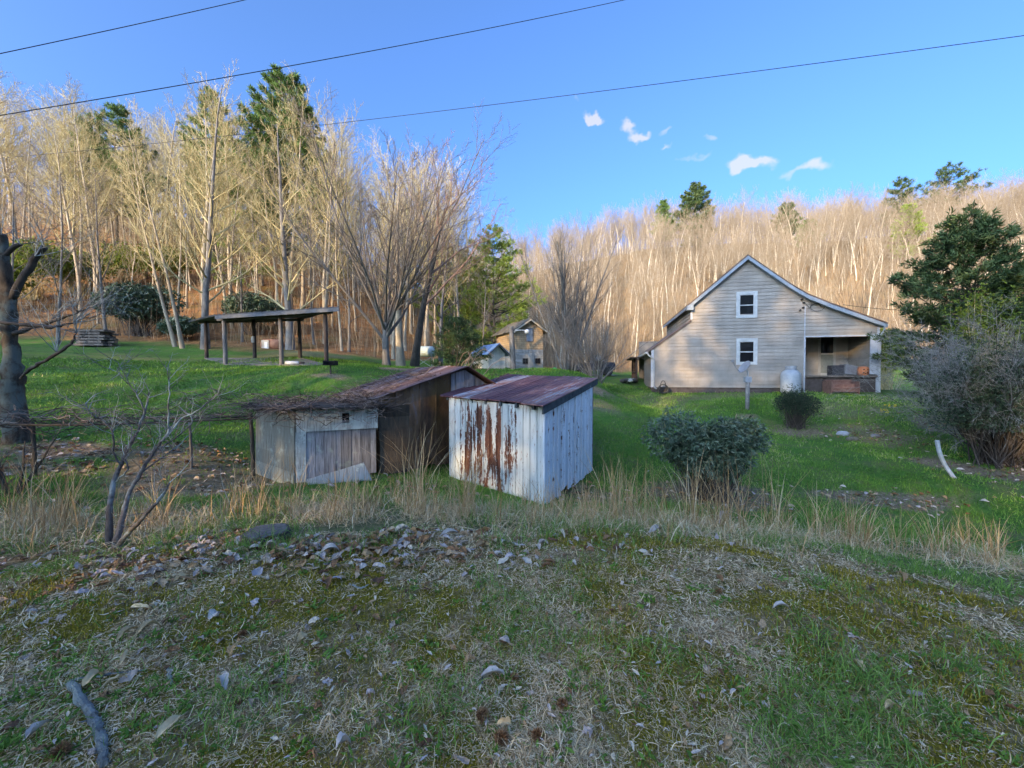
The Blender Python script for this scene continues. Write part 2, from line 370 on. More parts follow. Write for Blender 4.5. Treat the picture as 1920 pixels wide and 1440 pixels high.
def near_ground():
    # straw mat
    x, y, r = fan(320000, 1.2, 6.0); e = bank_edge(x)
    n = fbm(x*2.2, y*2.2, 77, 4); mo = fbm(x*1.5, y*1.5, 55, 4); m = (y < e+.5) & (R0.random(len(x)) < .66+1.5*sstep(.46, .64, n)) & (R0.random(len(x)) < 1-.66*sstep(.50, .58, mo))
    x, y, r = x[m], y[m], r[m]; B = len(x); sc = np.clip(r/2.6, .75, 1.7)
    b = MB(); big = R0.random(B)**2.5
    blades(b, x, y, (.012+.05*big)*(.8+.25*sc), .0035*sc*(.5+1.0*R0.random(B)), R0.uniform(-.05, 1.0, B), R0.uniform(-.6, 2.6, B), tw=1.3)
    for k in range(260):      # flattened tussocks
        p = hit(R0.uniform(-40, 1960), R0.uniform(1000, 1440), 1.1, 6); q = int(R0.integers(25, 70)); S = R0.uniform(.02, .06)
        blades(b, p[0]+R0.normal(0, S, q), p[1]+R0.normal(0, S, q), R0.uniform(.03, .085, q), R0.uniform(.002, .0038, q), R0.uniform(.1, 1.1, q), R0.uniform(.3, 2.6, q), a=np.clip(R0.normal(.6, .25, q), 0, 1), tw=.9)
    tag(b.build('straw_mat', straw_m), 'matted dead straw covering the mossy bank in the foreground', 'dead grass', kind='stuff')
    # green tufts, clustered
    b = MB(); x, y, r = fan(130000, 1.25, 6.2); n = fbm(x*1.1+7, y*1.1, 91, 4); n2 = fbm(x*6, y*6, 19, 2)
    dens = .5*sstep(.53, .68, n+.05*np.clip((x-.5)/3, -.6, 1)+.08*sstep(3.4, 4.3, y))*sstep(.42, .62, n2)+.022
    m = (y < bank_edge(x)+.6) & (R0.random(len(x)) < dens); x, y, r = x[m], y[m], r[m]; B = len(x); sc = np.clip(r/2.6, .75, 1.7)
    blades(b, x, y, (.03+.06*R0.random(B)**1.5)*(.8+.3*sc), .0032*sc*(.7+.7*R0.random(B)), R0.uniform(.5, 1.5, B), R0.uniform(0, 1.6, B))
    # distinct rosettes of long blades
    for (px, row, nb) in ((1600,1265,150),(1560,1320,110),(1500,1290,80),(1700,1330,150),(1530,1180,70),(1640,1410,160),(1110,1225,70),(450,1315,150),(840,1300,60),(1240,1240,70),(820,1350,50),
                          (410,1150,40),(60,1080,120),(120,1060,100),(160,1250,60),(1560,1100,110),(1750,1075,130),(1650,1060,130),(1330,990,120),(1420,1010,130),(1890,1220,80),(1800,1260,110),(1000,1215,40),(1490,1400,200)):
        p = hit(px, row, 1.0, 8); q = nb*2
        xx = p[0]+R0.normal(0, .085+.02*p[1], q); yy = p[1]+R0.normal(0, .07+.02*p[1], q)
        blades(b, xx, yy, R0.uniform(.04, .12, q), R0.uniform(.003, .0055, q), R0.uniform(.6, 1.5, q), R0.uniform(.2, 1.8, q), a=R0.uniform(.1, 1, q))
    for k in range(420):      # small broad-leaved weeds
        p = hit(R0.uniform(-20, 1940), R0.uniform(1010, 1440), 1.1, 6); q = int(R0.integers(8, 22)); S = R0.uniform(.02, .05)
        dd = R0.normal(0, 1, (q, 3)); dd[:, 2] = np.abs(dd[:, 2])*.5+.1; b.leaves(p+R0.normal(0, S*.5, (q, 3))*[1, 1, .1]+[0, 0, .006], dd, S*R0.uniform(.6, 1.1, q), S*.35, a=R0.uniform(.15, .6, q))
    tag(b.build('green_grass', grass_m), 'green grass tufts growing through the dead straw on the bank', 'grass', kind='stuff')
    # moss
    b = MB(); x, y, r = fan(170000, 1.25, 5.2); n = fbm(x*1.5, y*1.5, 55, 4)
    m = (y < bank_edge(x)) & (R0.random(len(x)) < sstep(.47, .56, n+.06*np.exp(-((x-.6)**2+(y-3)**2)/1.5))); x, y, r = x[m], y[m], r[m]; B = len(x); sc = np.clip(r/2.4, .8, 2)
    blades(b, x, y, R0.uniform(.008, .022, B)*sc, .0035*sc*R0.uniform(.7, 1.3, B), R0.uniform(.7, 1.6, B), R0.uniform(-.5, .8, B), n=3)
    tag(b.build('moss', moss_m), 'mustard green moss cushions between the straw on the bank', 'moss', kind='stuff')
near_ground()

def curl_leaf(b, c, az, L, W, curl=.5, cup=.5, tilt=0.0, a=.5, roll=0.0, ruf=.0, thick=0):
    """one dead leaf: a cupped, curled blade with a drawn-out tip"""
    n, m = 9, 5; t = np.linspace(0, 1, n); u = np.linspace(-1, 1, m)
    w = W/2*np.sin(PI*np.clip(t, 0.02, .985)**.85)**.75
    an = (t-.5)*curl*2; lx = np.cumsum(np.cos(an))*L/n; lz = -np.cumsum(np.sin(an))*L/n*.9
    X = np.repeat(lx[:, None], m, 1); Yy = w[:, None]*u[None]*math.cos(cup*.7); Zz = lz[:, None]+np.abs(u[None])**1.6*w[:, None]*math.sin(cup)*1.1
    if ruf: Zz = Zz+R0.normal(0, ruf, Zz.shape); Yy = Yy+R0.normal(0, ruf, Zz.shape)
    P = np.stack([X-L/2, Yy, Zz], -1).reshape(-1, 3)
    rx = Matrix.Rotation(az, 3, 'Z') @ Matrix.Rotation(tilt, 3, 'Y') @ Matrix.Rotation(roll, 3, 'X')
    P = P@np.array(rx).T
    P[:, 2] -= P[:, 2].min(); P += np.array(c)
    i, j = np.meshgrid(np.arange(m-1), np.arange(n-1)); k = (j*m+i).ravel()
    b.add(P, np.stack([k, k+1, k+m+1, k+m], 1), a=a)
litter_m = vcol('leaf_litter', [(0, (.12,.055,.03)), (.25, (.26,.125,.055)), (.45, (.42,.25,.12)), (.65, (.40,.29,.19)), (.85, (.46,.38,.36)), (1, (.62,.50,.35))], .7, noise=.25, nscale=25)
def litter():
    b = MB()
    # drift of leaves along the top of the bank
    for k in range(1150):
        if k < 900:
            px = np.clip(R0.normal(560, 260), 0, 1400); row = R0.normal(1022, 26) if px > 300 else R0.normal(1055, 35)
            row = max(1000, row); row = min(row, 1200)
        elif k < 1040:
            px = R0.uniform(0, 760); row = 1030+300*R0.random()**1.6
        else:
            px = R0.uniform(0, 1920); row = R0.uniform(1000, 1440)
        p = hit(px, row, 1.1, 6)
        if p[1] > bank_edge(np.array([p[0]]))[0]+.3: continue
        far = .7+.3*min(p[1]/3, 1); S = R0.uniform(.03, .095)*far*(1 if row < 1110 else .6)
        curl_leaf(b, p+np.array([0, 0, .002+.02*R0.random()]), R0.uniform(0, 6.3), S*R0.uniform(1.2, 2), S*R0.uniform(.5, .9), R0.uniform(-.9, 1.2), R0.uniform(-.3, 1.1), R0.uniform(-.35, .35), R0.random(), R0.uniform(-.6, .6), .0035)
    for k in range(900):      # small slivers everywhere
        p = hit(R0.uniform(-20, 1940), 1000+440*R0.random(), 1.1, 6); S = R0.uniform(.010, .026)*(.6+.25*p[1])
        curl_leaf(b, p+np.array([0, 0, .008+.012*R0.random()]), R0.uniform(0, 6.3), S*2, S*.6, R0.uniform(-.6, .9), .4, R0.uniform(-.3, .3), R0.choice([.1, .3, .5, .9, 1.0]), R0.uniform(-.5, .5), .001)
    # behind the edge: leaves lying in the lawn
    for k in range(1100):
        bl = LAWN_BLOBS[int(R0.choice([0, 0, 1, 2, 3, 3, 4, 5, 7, 16, 17, 18, 20]))]
        x = bl[0]+R0.normal(0, bl[2]*.6); y = bl[1]+R0.normal(0, bl[3]*.6)
        if y < 4.8: continue
        S = R0.uniform(.05, .12)
        curl_leaf(b, (x, y, g(x, y)+.004), R0.uniform(0, 6.3), S*1.5, S*.8, R0.uniform(-.9, 1.2), R0.uniform(0, .9), R0.uniform(-.3, .3), R0.random(), R0.uniform(-.6, .6), .004)
    # small pale slivers
    tag(b.build('leaf_litter', litter_m), 'drift of brown, tan and lilac grey dead leaves along the bank top', 'leaf litter', kind='stuff')
litter()

big_leaf_m = simple('dry_big_leaf', (.44,.28,.13), (.70,.51,.29), 9, .65, (1, 1, 1), .25, .004, var=.5)
pale_leaf_m = simple('bleached_leaf', (.38,.31,.26), (.55,.47,.40), 12, .6, (1, 1, 1), .25, .004, var=.3)
def fallen_leaf(px0, row0, px1, row1, w, m, label, curl=.3, cup=.6, v=.6, group=None):
    p = hit(px0, row0, 1, 7); q = hit(px1, row1, 1, 7); d = q-p; L = float(np.hypot(d[0], d[1])); c = (p+q)/2
    b = MB(); curl_leaf(b, np.array([c[0], c[1], g(c[0], c[1])+.018]), math.atan2(d[1], d[0]), L*1.04, w, curl, cup, 0, v, R0.uniform(-.5, .5), .0032)
    o = b.build('fallen_leaf', m, smooth=True); tag(o, label, 'leaf', group); return o
T, Pp = big_leaf_m, pale_leaf_m
GL = 'large dry leaves on the bank'
for a in ((153,1305,204,1263,.05,T,'broad tan dry leaf leaning across the upper end of the lichened stick'),
          (185,1310,255,1275,.03,T,'narrow tan leaf lying just right of the lichened stick, below the thin twig'),
          (285,1408,348,1350,.045,T,'long curved tan leaf lying alone to the right of the lichened stick'),
          (40,1408,100,1358,.055,Pp,'pale folded leaf left of the lower half of the lichened stick'),
          (222,1262,245,1225,.04,T,'tan leaf standing up just above the thin twig'),
          (255,1205,315,1175,.05,T,'long beige leaf, upper one of a parallel pair on the left of the bank'),
          (215,1215,270,1182,.045,T,'long beige leaf, lower one of a parallel pair on the left of the bank'),
          (390,1172,412,1152,.06,Pp,'lone lilac white oval leaf in the left half of the bank'),
          (322,1100,360,1085,.055,T,'tan leaf with a curled stalk end, left part of the leafy drift'),
          (200,1144,250,1125,.05,T,'long tan leaf below the leafy drift, far left'),
          (898,1278,948,1268,.06,Pp,'pale green grey leaf beside an upright twig in the middle of the bank'),
          (1448,1152,1500,1160,.05,Pp,'whitish narrow leaf on the straw in the right half of the bank'),
          (1660,1345,1700,1342,.035,T,'thin tan leaf in green grass at the lower right'),
          (1595,1250,1630,1275,.035,T,'beige stalk-like leaf leaning down in the lower right grass'),
          (410,1285,425,1310,.05,Pp,'pale leaf with a dark crumpled end, right of the small blue grey stick'),
          (555,1220,580,1195,.05,T,'beige leaf between brown leaf scraps, left of the mossy middle'),
          (240,1152,292,1148,.035,T,'flat cream leaf under the dark blue leaf scrap at the left'),
          (930,1368,968,1372,.04,T,'curled ribbed tan leaf in the lower middle of the bank'),
          (630,1420,668,1400,.09,Pp,'crumpled lilac grey leaf at the bottom, left of centre'),
          (440,1048,480,1040,.07,T,'rust brown curled leaf lying in the drift left of the stump'),
          (600,1045,650,1035,.07,Pp,'wide pale leaf in the drift below the stump'),
          (820,1010,860,1005,.06,Pp,'pale leaf on the bank crest below the grey shed, centre'),
          (1350,992,1380,988,.08,Pp,'off white crumpled leaf on the crest below the laurel bush'),
          (1215,1005,1240,1000,.07,Pp,'white leaf on the crest between grey shed and laurel bush')):
    fallen_leaf(*a[:7], curl=R0.uniform(.4, 1.3), cup=R0.uniform(.5, 1.2), v=R0.uniform(.4, .9), group=GL)

# spiny chestnut burs
bur_m = vcol('bur_spines', [(0, (.12,.05,.022)), (.6, (.28,.13,.055)), (1, (.46,.27,.14))], .8)
for px, row, r, lab in ((1055,1327,.035,'brown spiny bur lying in the lower middle of the bank'),(965,1275,.028,'reddish brown bur beside the pale green leaf'),
                   (455,1195,.032,'dark brown bur in the left half of the bank'),(1348,1113,.034,'dark bur with a pale flake in the right half of the bank'),
                   (905,1348,.042,'brown bur among crumpled leaves at the lower centre'),(940,1392,.04,'tan spiny bur below the curled ribbed leaf'),
                   (115,1418,.045,'brown bur at the bottom beside the lower end of the lichened stick'),(1008,1385,.036,'rust brown bur right of the tan spiny bur')):
    p = hit(px, row, 1, 6); b = MB(); r *= .8; n = 420; d = R0.normal(size=(n, 3)); d /= np.linalg.norm(d, axis=1, keepdims=True); d[:, 2] = np.abs(d[:, 2]*.9)-.15
    b.leaves(p+np.array([0, 0, r*.5])+d*r*.35, d+R0.normal(0, .25, (n, 3)), R0.uniform(.6, 1.0, n)*r, .0032)
    tag(b.build('spiny_bur', bur_m), lab, 'bur', 'burs on the bank')

# ------------------------------------------------------------------ lawn blades further out and sedge on the bank edge
def lawn_grass():
    b = MB(); x, y, r = fan(330000, 5.0, 26, 58, .8); ba, ro, fo, di, _ = zones(x, y); n = fbm(x*.8, y*.8, 12, 4)
    m = (R0.random(len(x)) > np.maximum(np.maximum(ba, fo), np.maximum(di*.93, ro*.55))) & (R0.random(len(x)) > .75*sstep(.5, .68, fbm(x*.9, y*.9, 63, 4))); x, y, r, n = x[m], y[m], r[m], n[m]; B = len(x); sc = r/6
    a = np.clip(R0.normal(.40, .2, B)+(n-.5)*1.1+np.where((x > 6)&(y > 11), .16*fbm(x*.5, y*.5, 61, 3)*2, 0), 0, 1)
    blades(b, x, y, R0.uniform(.028, .065, B)*(1+.22*(sc-1)), .0055*sc*R0.uniform(.7, 1.3, B), R0.uniform(.7, 1.5, B), R0.uniform(0, 1.4, B), n=3, a=a)
    tag(b.build('lawn_grass', lawn_m), 'short green mown lawn grass on the slopes below the buildings', 'lawn', kind='stuff')
    # clumps of longer green weeds behind the crest
    b = MB(); x = R0.uniform(-9, 11, 60000); y = bank_edge(x)+R0.uniform(-.3, 3.2, len(x)); n = fbm(x*1.7, y*1.7, 41, 3)
    m = (R0.random(len(x)) < sstep(.45, .62, n)*.75); x, y = x[m], y[m]; B = len(x)
    blades(b, x, y, R0.uniform(.06, .19, B), R0.uniform(.004, .008, B), R0.uniform(.8, 1.5, B), R0.uniform(0, 1.5, B), n=4, a=R0.uniform(.05, .9, B))
    tag(b.build('rough_grass', grass_m), 'longer green grass in the dip behind the bank crest', 'grass', kind='stuff')
lawn_grass()
def sedge():
    b = MB()
    cl = []
    for k in range(170):
        px = R0.uniform(-60, 1900); d = R0.normal(5.1, .45)
        if 880 < px < 1150 and R0.random() < .3: continue
        if px > 1500 and R0.random() < .35: continue
        cl.append((px, d, 1.0))
    for px, h in ((790,1.25),(770,1.1),(880,.9),(870,.85),(1290,1.0),(1310,.85),(1370,.9),(1350,.85),(1395,.95),(1455,.95),(1230,.75),(1160,.85),(1150,.9),(1180,.7),(60,.95),(100,.95),(130,.85),(20,1),(1540,.7),(1600,.75),(1630,.7),(1690,.6),
                  (1760,.65),(1870,.6),(300,.7),(440,.8),(480,.85),(550,.8),(640,.6),(700,.7),(1060,.6),(1100,.65),(1210,.8)):
        for q in range(3): cl.append((px+R0.normal(0, 6), R0.normal(5.0, .15), h*.95))
    for px, d, h in cl:
        x = (px-960)/FPX*d; y = d
        n = int(R0.integers(5, 18)); sp = .035
        if h == 1.0: h = R0.uniform(.25, .6)
        xx = x+R0.normal(0, sp, n); yy = y+R0.normal(0, sp, n)
        al = np.clip(R0.normal(.42, .22, n), 0, 1)
        blades(b, xx, yy, h*R0.uniform(.55, 1.0, n), R0.uniform(.0035, .008, n), np.clip(R0.normal(1.38, .18, n), .7, 1.57), R0.uniform(-.1, 1.0, n)**1.0, n=5, a=al, tw=.8)
        n2 = int(n*1.2)     # curled dead leaves at the foot of each clump
        blades(b, x+R0.normal(0, .12, n2), y+R0.normal(0, .12, n2), R0.uniform(.12, .38, n2), R0.uniform(.003, .006, n2), R0.uniform(.5, 1.4, n2), R0.uniform(.5, 3, n2), n=5, a=R0.uniform(.3, 1, n2))
    # a continuous low thatch
    n = 30000; x = R0.uniform(-7.5, 8.5, n); y = 4.9+R0.normal(0, .42, n); nn = fbm(x*1.2, y*1.2, 8, 3); m = R0.random(n) < sstep(.3, .6, nn)*np.where(x > 3.2, .5, 1); x, y = x[m], y[m]; n = len(x)
    blades(b, x, y, R0.uniform(.08, .32, n), R0.uniform(.003, .0055, n), R0.uniform(.2, 1.3, n), R0.uniform(.2, 2.8, n), n=5, a=R0.uniform(.25, 1, n))
    tag(b.build('broom_sedge', sedge_m), 'tall tawny dead sedge stalks standing along the edge of the bank', 'tall dead grass', kind='stuff')
sedge()
# ================================================================== TREES
def grow(rng, specs, p, d, L, r):
    """recursive branching; returns {level: (paths, radii)}"""
    out = {i: ([], []) for i in range(len(specs))}
    stack = [(0, np.array(p, float), np.array(d, float)/np.linalg.norm(d), L, r)]
    while stack:
        lv, p, d, L, r = stack.pop(); sp = specs[lv]; n = sp['n']; st = L/(n-1)
        P = np.empty((n, 3)); P[0] = p; D = d.copy(); wig = rng.normal(0, sp['wig'], (n, 3)); T = np.empty((n, 3)); T[0] = d
        up = sp['up']
        for i in range(1, n):
            D = D+wig[i]; D[2] += up; D /= math.sqrt(D@D); P[i] = P[i-1]+D*st; T[i] = D
        t = np.linspace(0, 1, n); Rr = r*(1-t*(1-sp.get('tip', .25)))
        out[lv][0].append(P); out[lv][1].append(Rr)
        if lv+1 < len(specs):
            lo, hi = sp['kids']; k = int(rng.integers(lo, hi+1)); k = max(1, int(round(k*min(1, .5+.5*L/sp.get('Lref', L))))); az = rng.uniform(0, 6.28)
            for j in range(k):
                f = sp['start']+(1-sp['start'])*((j+rng.random())/k)**sp.get('fpow', 1); f = min(f, .98)
                q = f*(n-1); i = min(int(q), n-2); fr = q-i; pos = P[i]*(1-fr)+P[i+1]*fr; tn = T[min(i+1, n-1)]
                az += 2.4+rng.normal(0, .4); a = np.cross(tn, [math.cos(az), math.sin(az), .13]); a /= math.sqrt(a@a)+1e-9
                an = rng.uniform(*sp['ang']); nd = tn*math.cos(an)+a*math.sin(an)
                sh = sp.get('shape', lambda f: 1-.55*f)(f)
                stack.append((lv+1, pos, nd, L*sp['lr']*sh*rng.uniform(.7, 1.25), max((r*(1-f*(1-sp.get('tip', .25))))*sp['rr'], sp.get('rmin', .004))))
    return out
def bare_tree(name, out, tm, cm, parent=None, split=1, sides=(8, 5, 3, 3, 3), root=True, flare=True):
    """trunk mesh = levels below split, crown mesh = the rest"""
    bt, bc = MB(), MB()
    for lv, (P, Rr) in out.items():
        if not P: continue
        P, Rr = np.array(P), np.array(Rr)
        if lv == 0 and flare: Rr = Rr.copy(); Rr[:, 0] *= 1.35
        (bt if lv < split else bc).tubes(P, Rr, sides[min(lv, 4)])
    return bt, bc
def bark(name, c0, c1, sc=3, moss=None):
    k = N(name); co = k.coord('Object', (1, 1, .35)); f = k.noise(co, sc, 6, .7)
    col = k.ramp(f, [(.3, c0), (.65, c1)])
    if moss: col = k.mix(k.ramp(k.noise(k.coord('Object'), 2.2, 4, .7), [(.48, 0), (.6, .85)]), col, moss)
    col = k.mix(1, col, vv_rgb(k, k.math('MULTIPLY_ADD', k.attr(), .4, .8)), 'MULTIPLY')
    k.bump(f, .7, .03); return k.fin(col, .92, 0, .15)
bark_pale = bark('pale_bark', (.22,.17,.12), (.46,.38,.28))
bark_grey = bark('grey_bark', (.09,.08,.07), (.24,.22,.20), 5)
bark_dark = bark('dark_bark', (.045,.037,.03), (.12,.10,.08), 6)
bark_lichen = bark('lichened_bark', (.07,.06,.05), (.20,.18,.16), 7, (.30,.36,.33))
twig_tan = vcol('tan_twigs', [(0, (.30,.235,.11)), (1, (.56,.46,.25))], .9)
twig_grey = vcol('grey_twigs', [(0, (.09,.075,.065)), (1, (.24,.20,.165))], .9)
twig_red = vcol('reddish_twigs', [(0, (.15,.09,.07)), (1, (.38,.24,.18))], .9)
twig_dark = vcol('dark_twigs', [(0, (.05,.04,.035)), (1, (.15,.12,.10))], .9)
twig_lichen = vcol('lichened_twigs', [(0, (.10,.09,.08)), (.5, (.20,.20,.19)), (1, (.34,.40,.38))], .9, noise=.8, nscale=9)

def forest_specs(twiggy=1.0, broad=1.0, start=.38):
    return [dict(n=9, wig=.035, up=.03, kids=(18, 26), start=start, ang=(.55, 1.05), lr=.30*broad, rr=.42, tip=.12, shape=lambda f: 1.15-.75*f),
            dict(n=5, wig=.09, up=.13, kids=(int(6*twiggy), int(9*twiggy)), start=.2, ang=(.4, .8), lr=.42, rr=.5, rmin=.012),
            dict(n=4, wig=.12, up=.08, kids=(int(4*twiggy), int(6*twiggy)), start=.15, ang=(.4, .8), lr=.5, rr=.6, rmin=.008),
            dict(n=3, wig=.12, up=.05, kids=(0, 0), start=.2, ang=(.3, .7), lr=.5, rr=.6, tip=.4)]
def proto_forest(seed, H, r, tm, cm, label, cat='tree', tw=1.0, broad=1.0, start=.38, lean=(0, 0)):
    rng = np.random.default_rng(seed); out = grow(rng, forest_specs(tw, broad, start), (0, 0, -.4), (lean[0], lean[1], 1), H, r)
    bt, bc = bare_tree('t', out, tm, cm)
    o = thing('bare_tree', label, cat, (0, 0, 0), None)
    bt.build('trunk', tm, o, smooth=True); bc.build('crown', cm, o); return o
def place_copies(protos, spots, label, group, rng, smin=.85, smax=1.15):
    used = set(); res = []
    for k, (x, y) in enumerate(spots):
        i = int(rng.integers(0, len(protos))) if k >= len(protos) else k
        p = protos[i]; loc = (x, y, g(x, y)); s = rng.uniform(smin, smax); rz = rng.uniform(0, 6.28)
        if i in used: o = copy_thing(p, loc, rz, s)
        else: used.add(i); p.location = loc; p.rotation_euler = (0, 0, rz); p.scale = (s, s, s); o = p
        tag(o, label, None, group); res.append(o)
    return res
rngF = np.random.default_rng(5)
# --- left wooded slope
protosL = [proto_forest(100+k, h, r, bark_pale, twig_tan, 'x', tw=1.55, broad=bd*1.15, start=stt) for k, (h, r, bd, stt) in enumerate(((19,.19,1,.35),(17,.15,.9,.42),(21,.22,1.1,.4),(15,.11,.8,.3),(18,.16,1.15,.33)))]
spots = []
tries = 0
while len(spots) < 140 and tries < 6000:
    tries += 1
    px = rngF.uniform(-80, 940); d = rngF.uniform(29, 60); x = (px-960)/FPX*d; y = d
    if y < forest_edge(np.array([x]))[0]+1.0: continue
    if any((x-a)**2+(y-b_)**2 < 2.6 for a, b_ in spots): continue
    spots.append((x, y))
place_copies(protosL, spots, 'tall bare grey tan tree among the woods on the left slope', 'bare trees on the left slope', rngF, .62, 1.0)
# --- far hill: single-mesh trees, the nearest ones
def proto_far(seed, H, r, tm, tw, broad, start):
    rng = np.random.default_rng(seed); fs = forest_specs(tw, broad, start); fs[0].update(wig=.07, shape=lambda f: 1.15-.45*f, ang=(.4, .85)); out = grow(rng, fs, (0, 0, -.5), (0, 0, 1), H, r)
    b = MB()
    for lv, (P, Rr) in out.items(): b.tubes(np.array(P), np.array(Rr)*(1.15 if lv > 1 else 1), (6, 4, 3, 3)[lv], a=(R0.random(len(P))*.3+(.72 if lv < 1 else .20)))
    o = b.build('bare_tree', tm); return o
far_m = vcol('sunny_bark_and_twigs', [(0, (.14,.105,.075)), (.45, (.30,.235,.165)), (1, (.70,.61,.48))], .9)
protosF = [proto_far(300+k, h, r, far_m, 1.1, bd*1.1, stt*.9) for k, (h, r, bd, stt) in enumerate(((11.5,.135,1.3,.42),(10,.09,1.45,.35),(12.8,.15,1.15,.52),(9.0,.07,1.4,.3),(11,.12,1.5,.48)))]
def far_spots(n, d0, d1, px0, px1, mind):
    s = []; t = 0
    while len(s) < n and t < 20000:
        t += 1
        px = rngF.uniform(px0, px1); d = math.sqrt(rngF.uniform(d0*d0, d1*d1)); x = (px-960)/FPX*d
        if d < 51+2*math.sin(x): continue
        if any((x-a)**2+(d-b_)**2 < mind for a, b_ in s): continue
        s.append((x, d))
    return s
sf = far_spots(200, 53, 100, 930, 1990, 8)
first = {}
for k, (x, y) in enumerate(sf):
    i = k % len(protosF)
    if i not in first: o = protosF[i]; first[i] = o
    else: o = protosF[i].copy(); C.objects.link(o)
    o.location = (x, y, g(x, y)); o.rotation_euler = (0, 0, rngF.uniform(0, 6.28)); s = rngF.uniform(.75, 1.1); o.scale = (s*.95, s*.95, s)
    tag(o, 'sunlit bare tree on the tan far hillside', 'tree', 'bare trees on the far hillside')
# --- the rest of the hillside wood as one mass: points carrying the same trees through geometry nodes
def mass(name, label, pts, rngM, lo, hi, srcs):
    P = np.array([(x, y, g(x, y)-.2) for x, y in pts]); me = bpy.data.meshes.new(name); me.vertices.add(len(P)); me.vertices.foreach_set('co', P.astype(np.float32).ravel())
    a = me.attributes.new('turn', 'FLOAT_VECTOR', 'POINT'); a.data.foreach_set('vector', np.stack([np.zeros(len(P)), np.zeros(len(P)), rngM.uniform(0, 6.28, len(P))], 1).astype(np.float32).ravel())
    a = me.attributes.new('size', 'FLOAT', 'POINT'); a.data.foreach_set('value', rngM.uniform(lo, hi, len(P)).astype(np.float32))
    o = bpy.data.objects.new(name, me); C.objects.link(o); tag(o, label, 'woods', kind='stuff')
    ng = bpy.data.node_groups.new(name, 'GeometryNodeTree'); ng.interface.new_socket('Geometry', in_out='INPUT', socket_type='NodeSocketGeometry'); ng.interface.new_socket('Geometry', in_out='OUTPUT', socket_type='NodeSocketGeometry')
    gi = ng.nodes.new('NodeGroupInput'); go = ng.nodes.new('NodeGroupOutput'); ip = ng.nodes.new('GeometryNodeInstanceOnPoints'); jn = ng.nodes.new('GeometryNodeJoinGeometry')
    for s in srcs:
        oi = ng.nodes.new('GeometryNodeObjectInfo'); oi.transform_space = 'ORIGINAL'; oi.inputs['Object'].default_value = s; oi.inputs['As Instance'].default_value = True; ng.links.new(oi.outputs['Geometry'], jn.inputs[0])
    def na(n, t):
        q = ng.nodes.new('GeometryNodeInputNamedAttribute'); q.data_type = t; q.inputs['Name'].default_value = n; return q.outputs['Attribute']
    ng.links.new(gi.outputs[0], ip.inputs['Points']); ng.links.new(jn.outputs[0], ip.inputs['Instance']); ip.inputs['Pick Instance'].default_value = True
    e = ng.nodes.new('FunctionNodeEulerToRotation'); ng.links.new(na('turn', 'FLOAT_VECTOR'), e.inputs[0]); ng.links.new(e.outputs[0], ip.inputs['Rotation']); ng.links.new(na('size', 'FLOAT'), ip.inputs['Scale']); ng.links.new(ip.outputs[0], go.inputs[0])
    md = o.modifiers.new('woods', 'NODES'); md.node_group = ng; return o
mass('far_woods', 'continuous mass of bare woods covering the upper far hillside', far_spots(1350, 80, 172, 800, 2050, 4.0), rngF, .65, 1.15, protosF)
ls = []
while len(ls) < 90:
    px = rngF.uniform(-120, 900); d = rngF.uniform(36, 76); x = (px-960)/FPX*d
    if d > forest_edge(np.array([x]))[0]+9: ls.append((x, d))
us = far_spots(160, 52, 100, 880, 2050, 2.0)
mass('hillside_saplings', 'thin young bare growth between the tall trees of the far hillside', us, rngF, .28, .6, protosF)
mass('left_woods', 'thicket of bare trees filling the upper left slope behind the nearer trunks', ls, rngF, .5, .85, protosF)
def brush():
    """low undergrowth twigs on both wooded slopes"""
    b = MB(); n = 26000
    px = R0.uniform(-60, 2000, n); d = R0.uniform(27, 110, n); x = (px-960)/FPX*d; m = (d > forest_edge(x)+.5) & ((px < 900) | (d > 52)); x, y = x[m], d[m]; B = len(x)
    z = G(x, y); h = R0.uniform(.6, 3.2, B)*np.where(y > 50, 1.6, 1); az = R0.uniform(0, 6.28, B); k = R0.uniform(0, .45, B)
    t = np.linspace(0, 1, 4)[None]
    P = np.stack([x[:, None]+np.cos(az)[:, None]*k[:, None]*h[:, None]*t**1.5, y[:, None]+np.sin(az)[:, None]*k[:, None]*h[:, None]*t**1.5, z[:, None]+h[:, None]*t-.05], -1)
    b.tubes(P, (.006+.006*R0.random(B)*h)[:, None]*np.linspace(1, .4, 4)[None]*np.clip(y/30, 1, 2.4)[:, None], 3)
    tag(b.build('undergrowth', vcol('brush_twigs', [(0, (.13,.085,.055)), (1, (.38,.28,.18))], .9)), 'thin leafless brush under the trees on the slopes', 'undergrowth', kind='stuff')
brush()

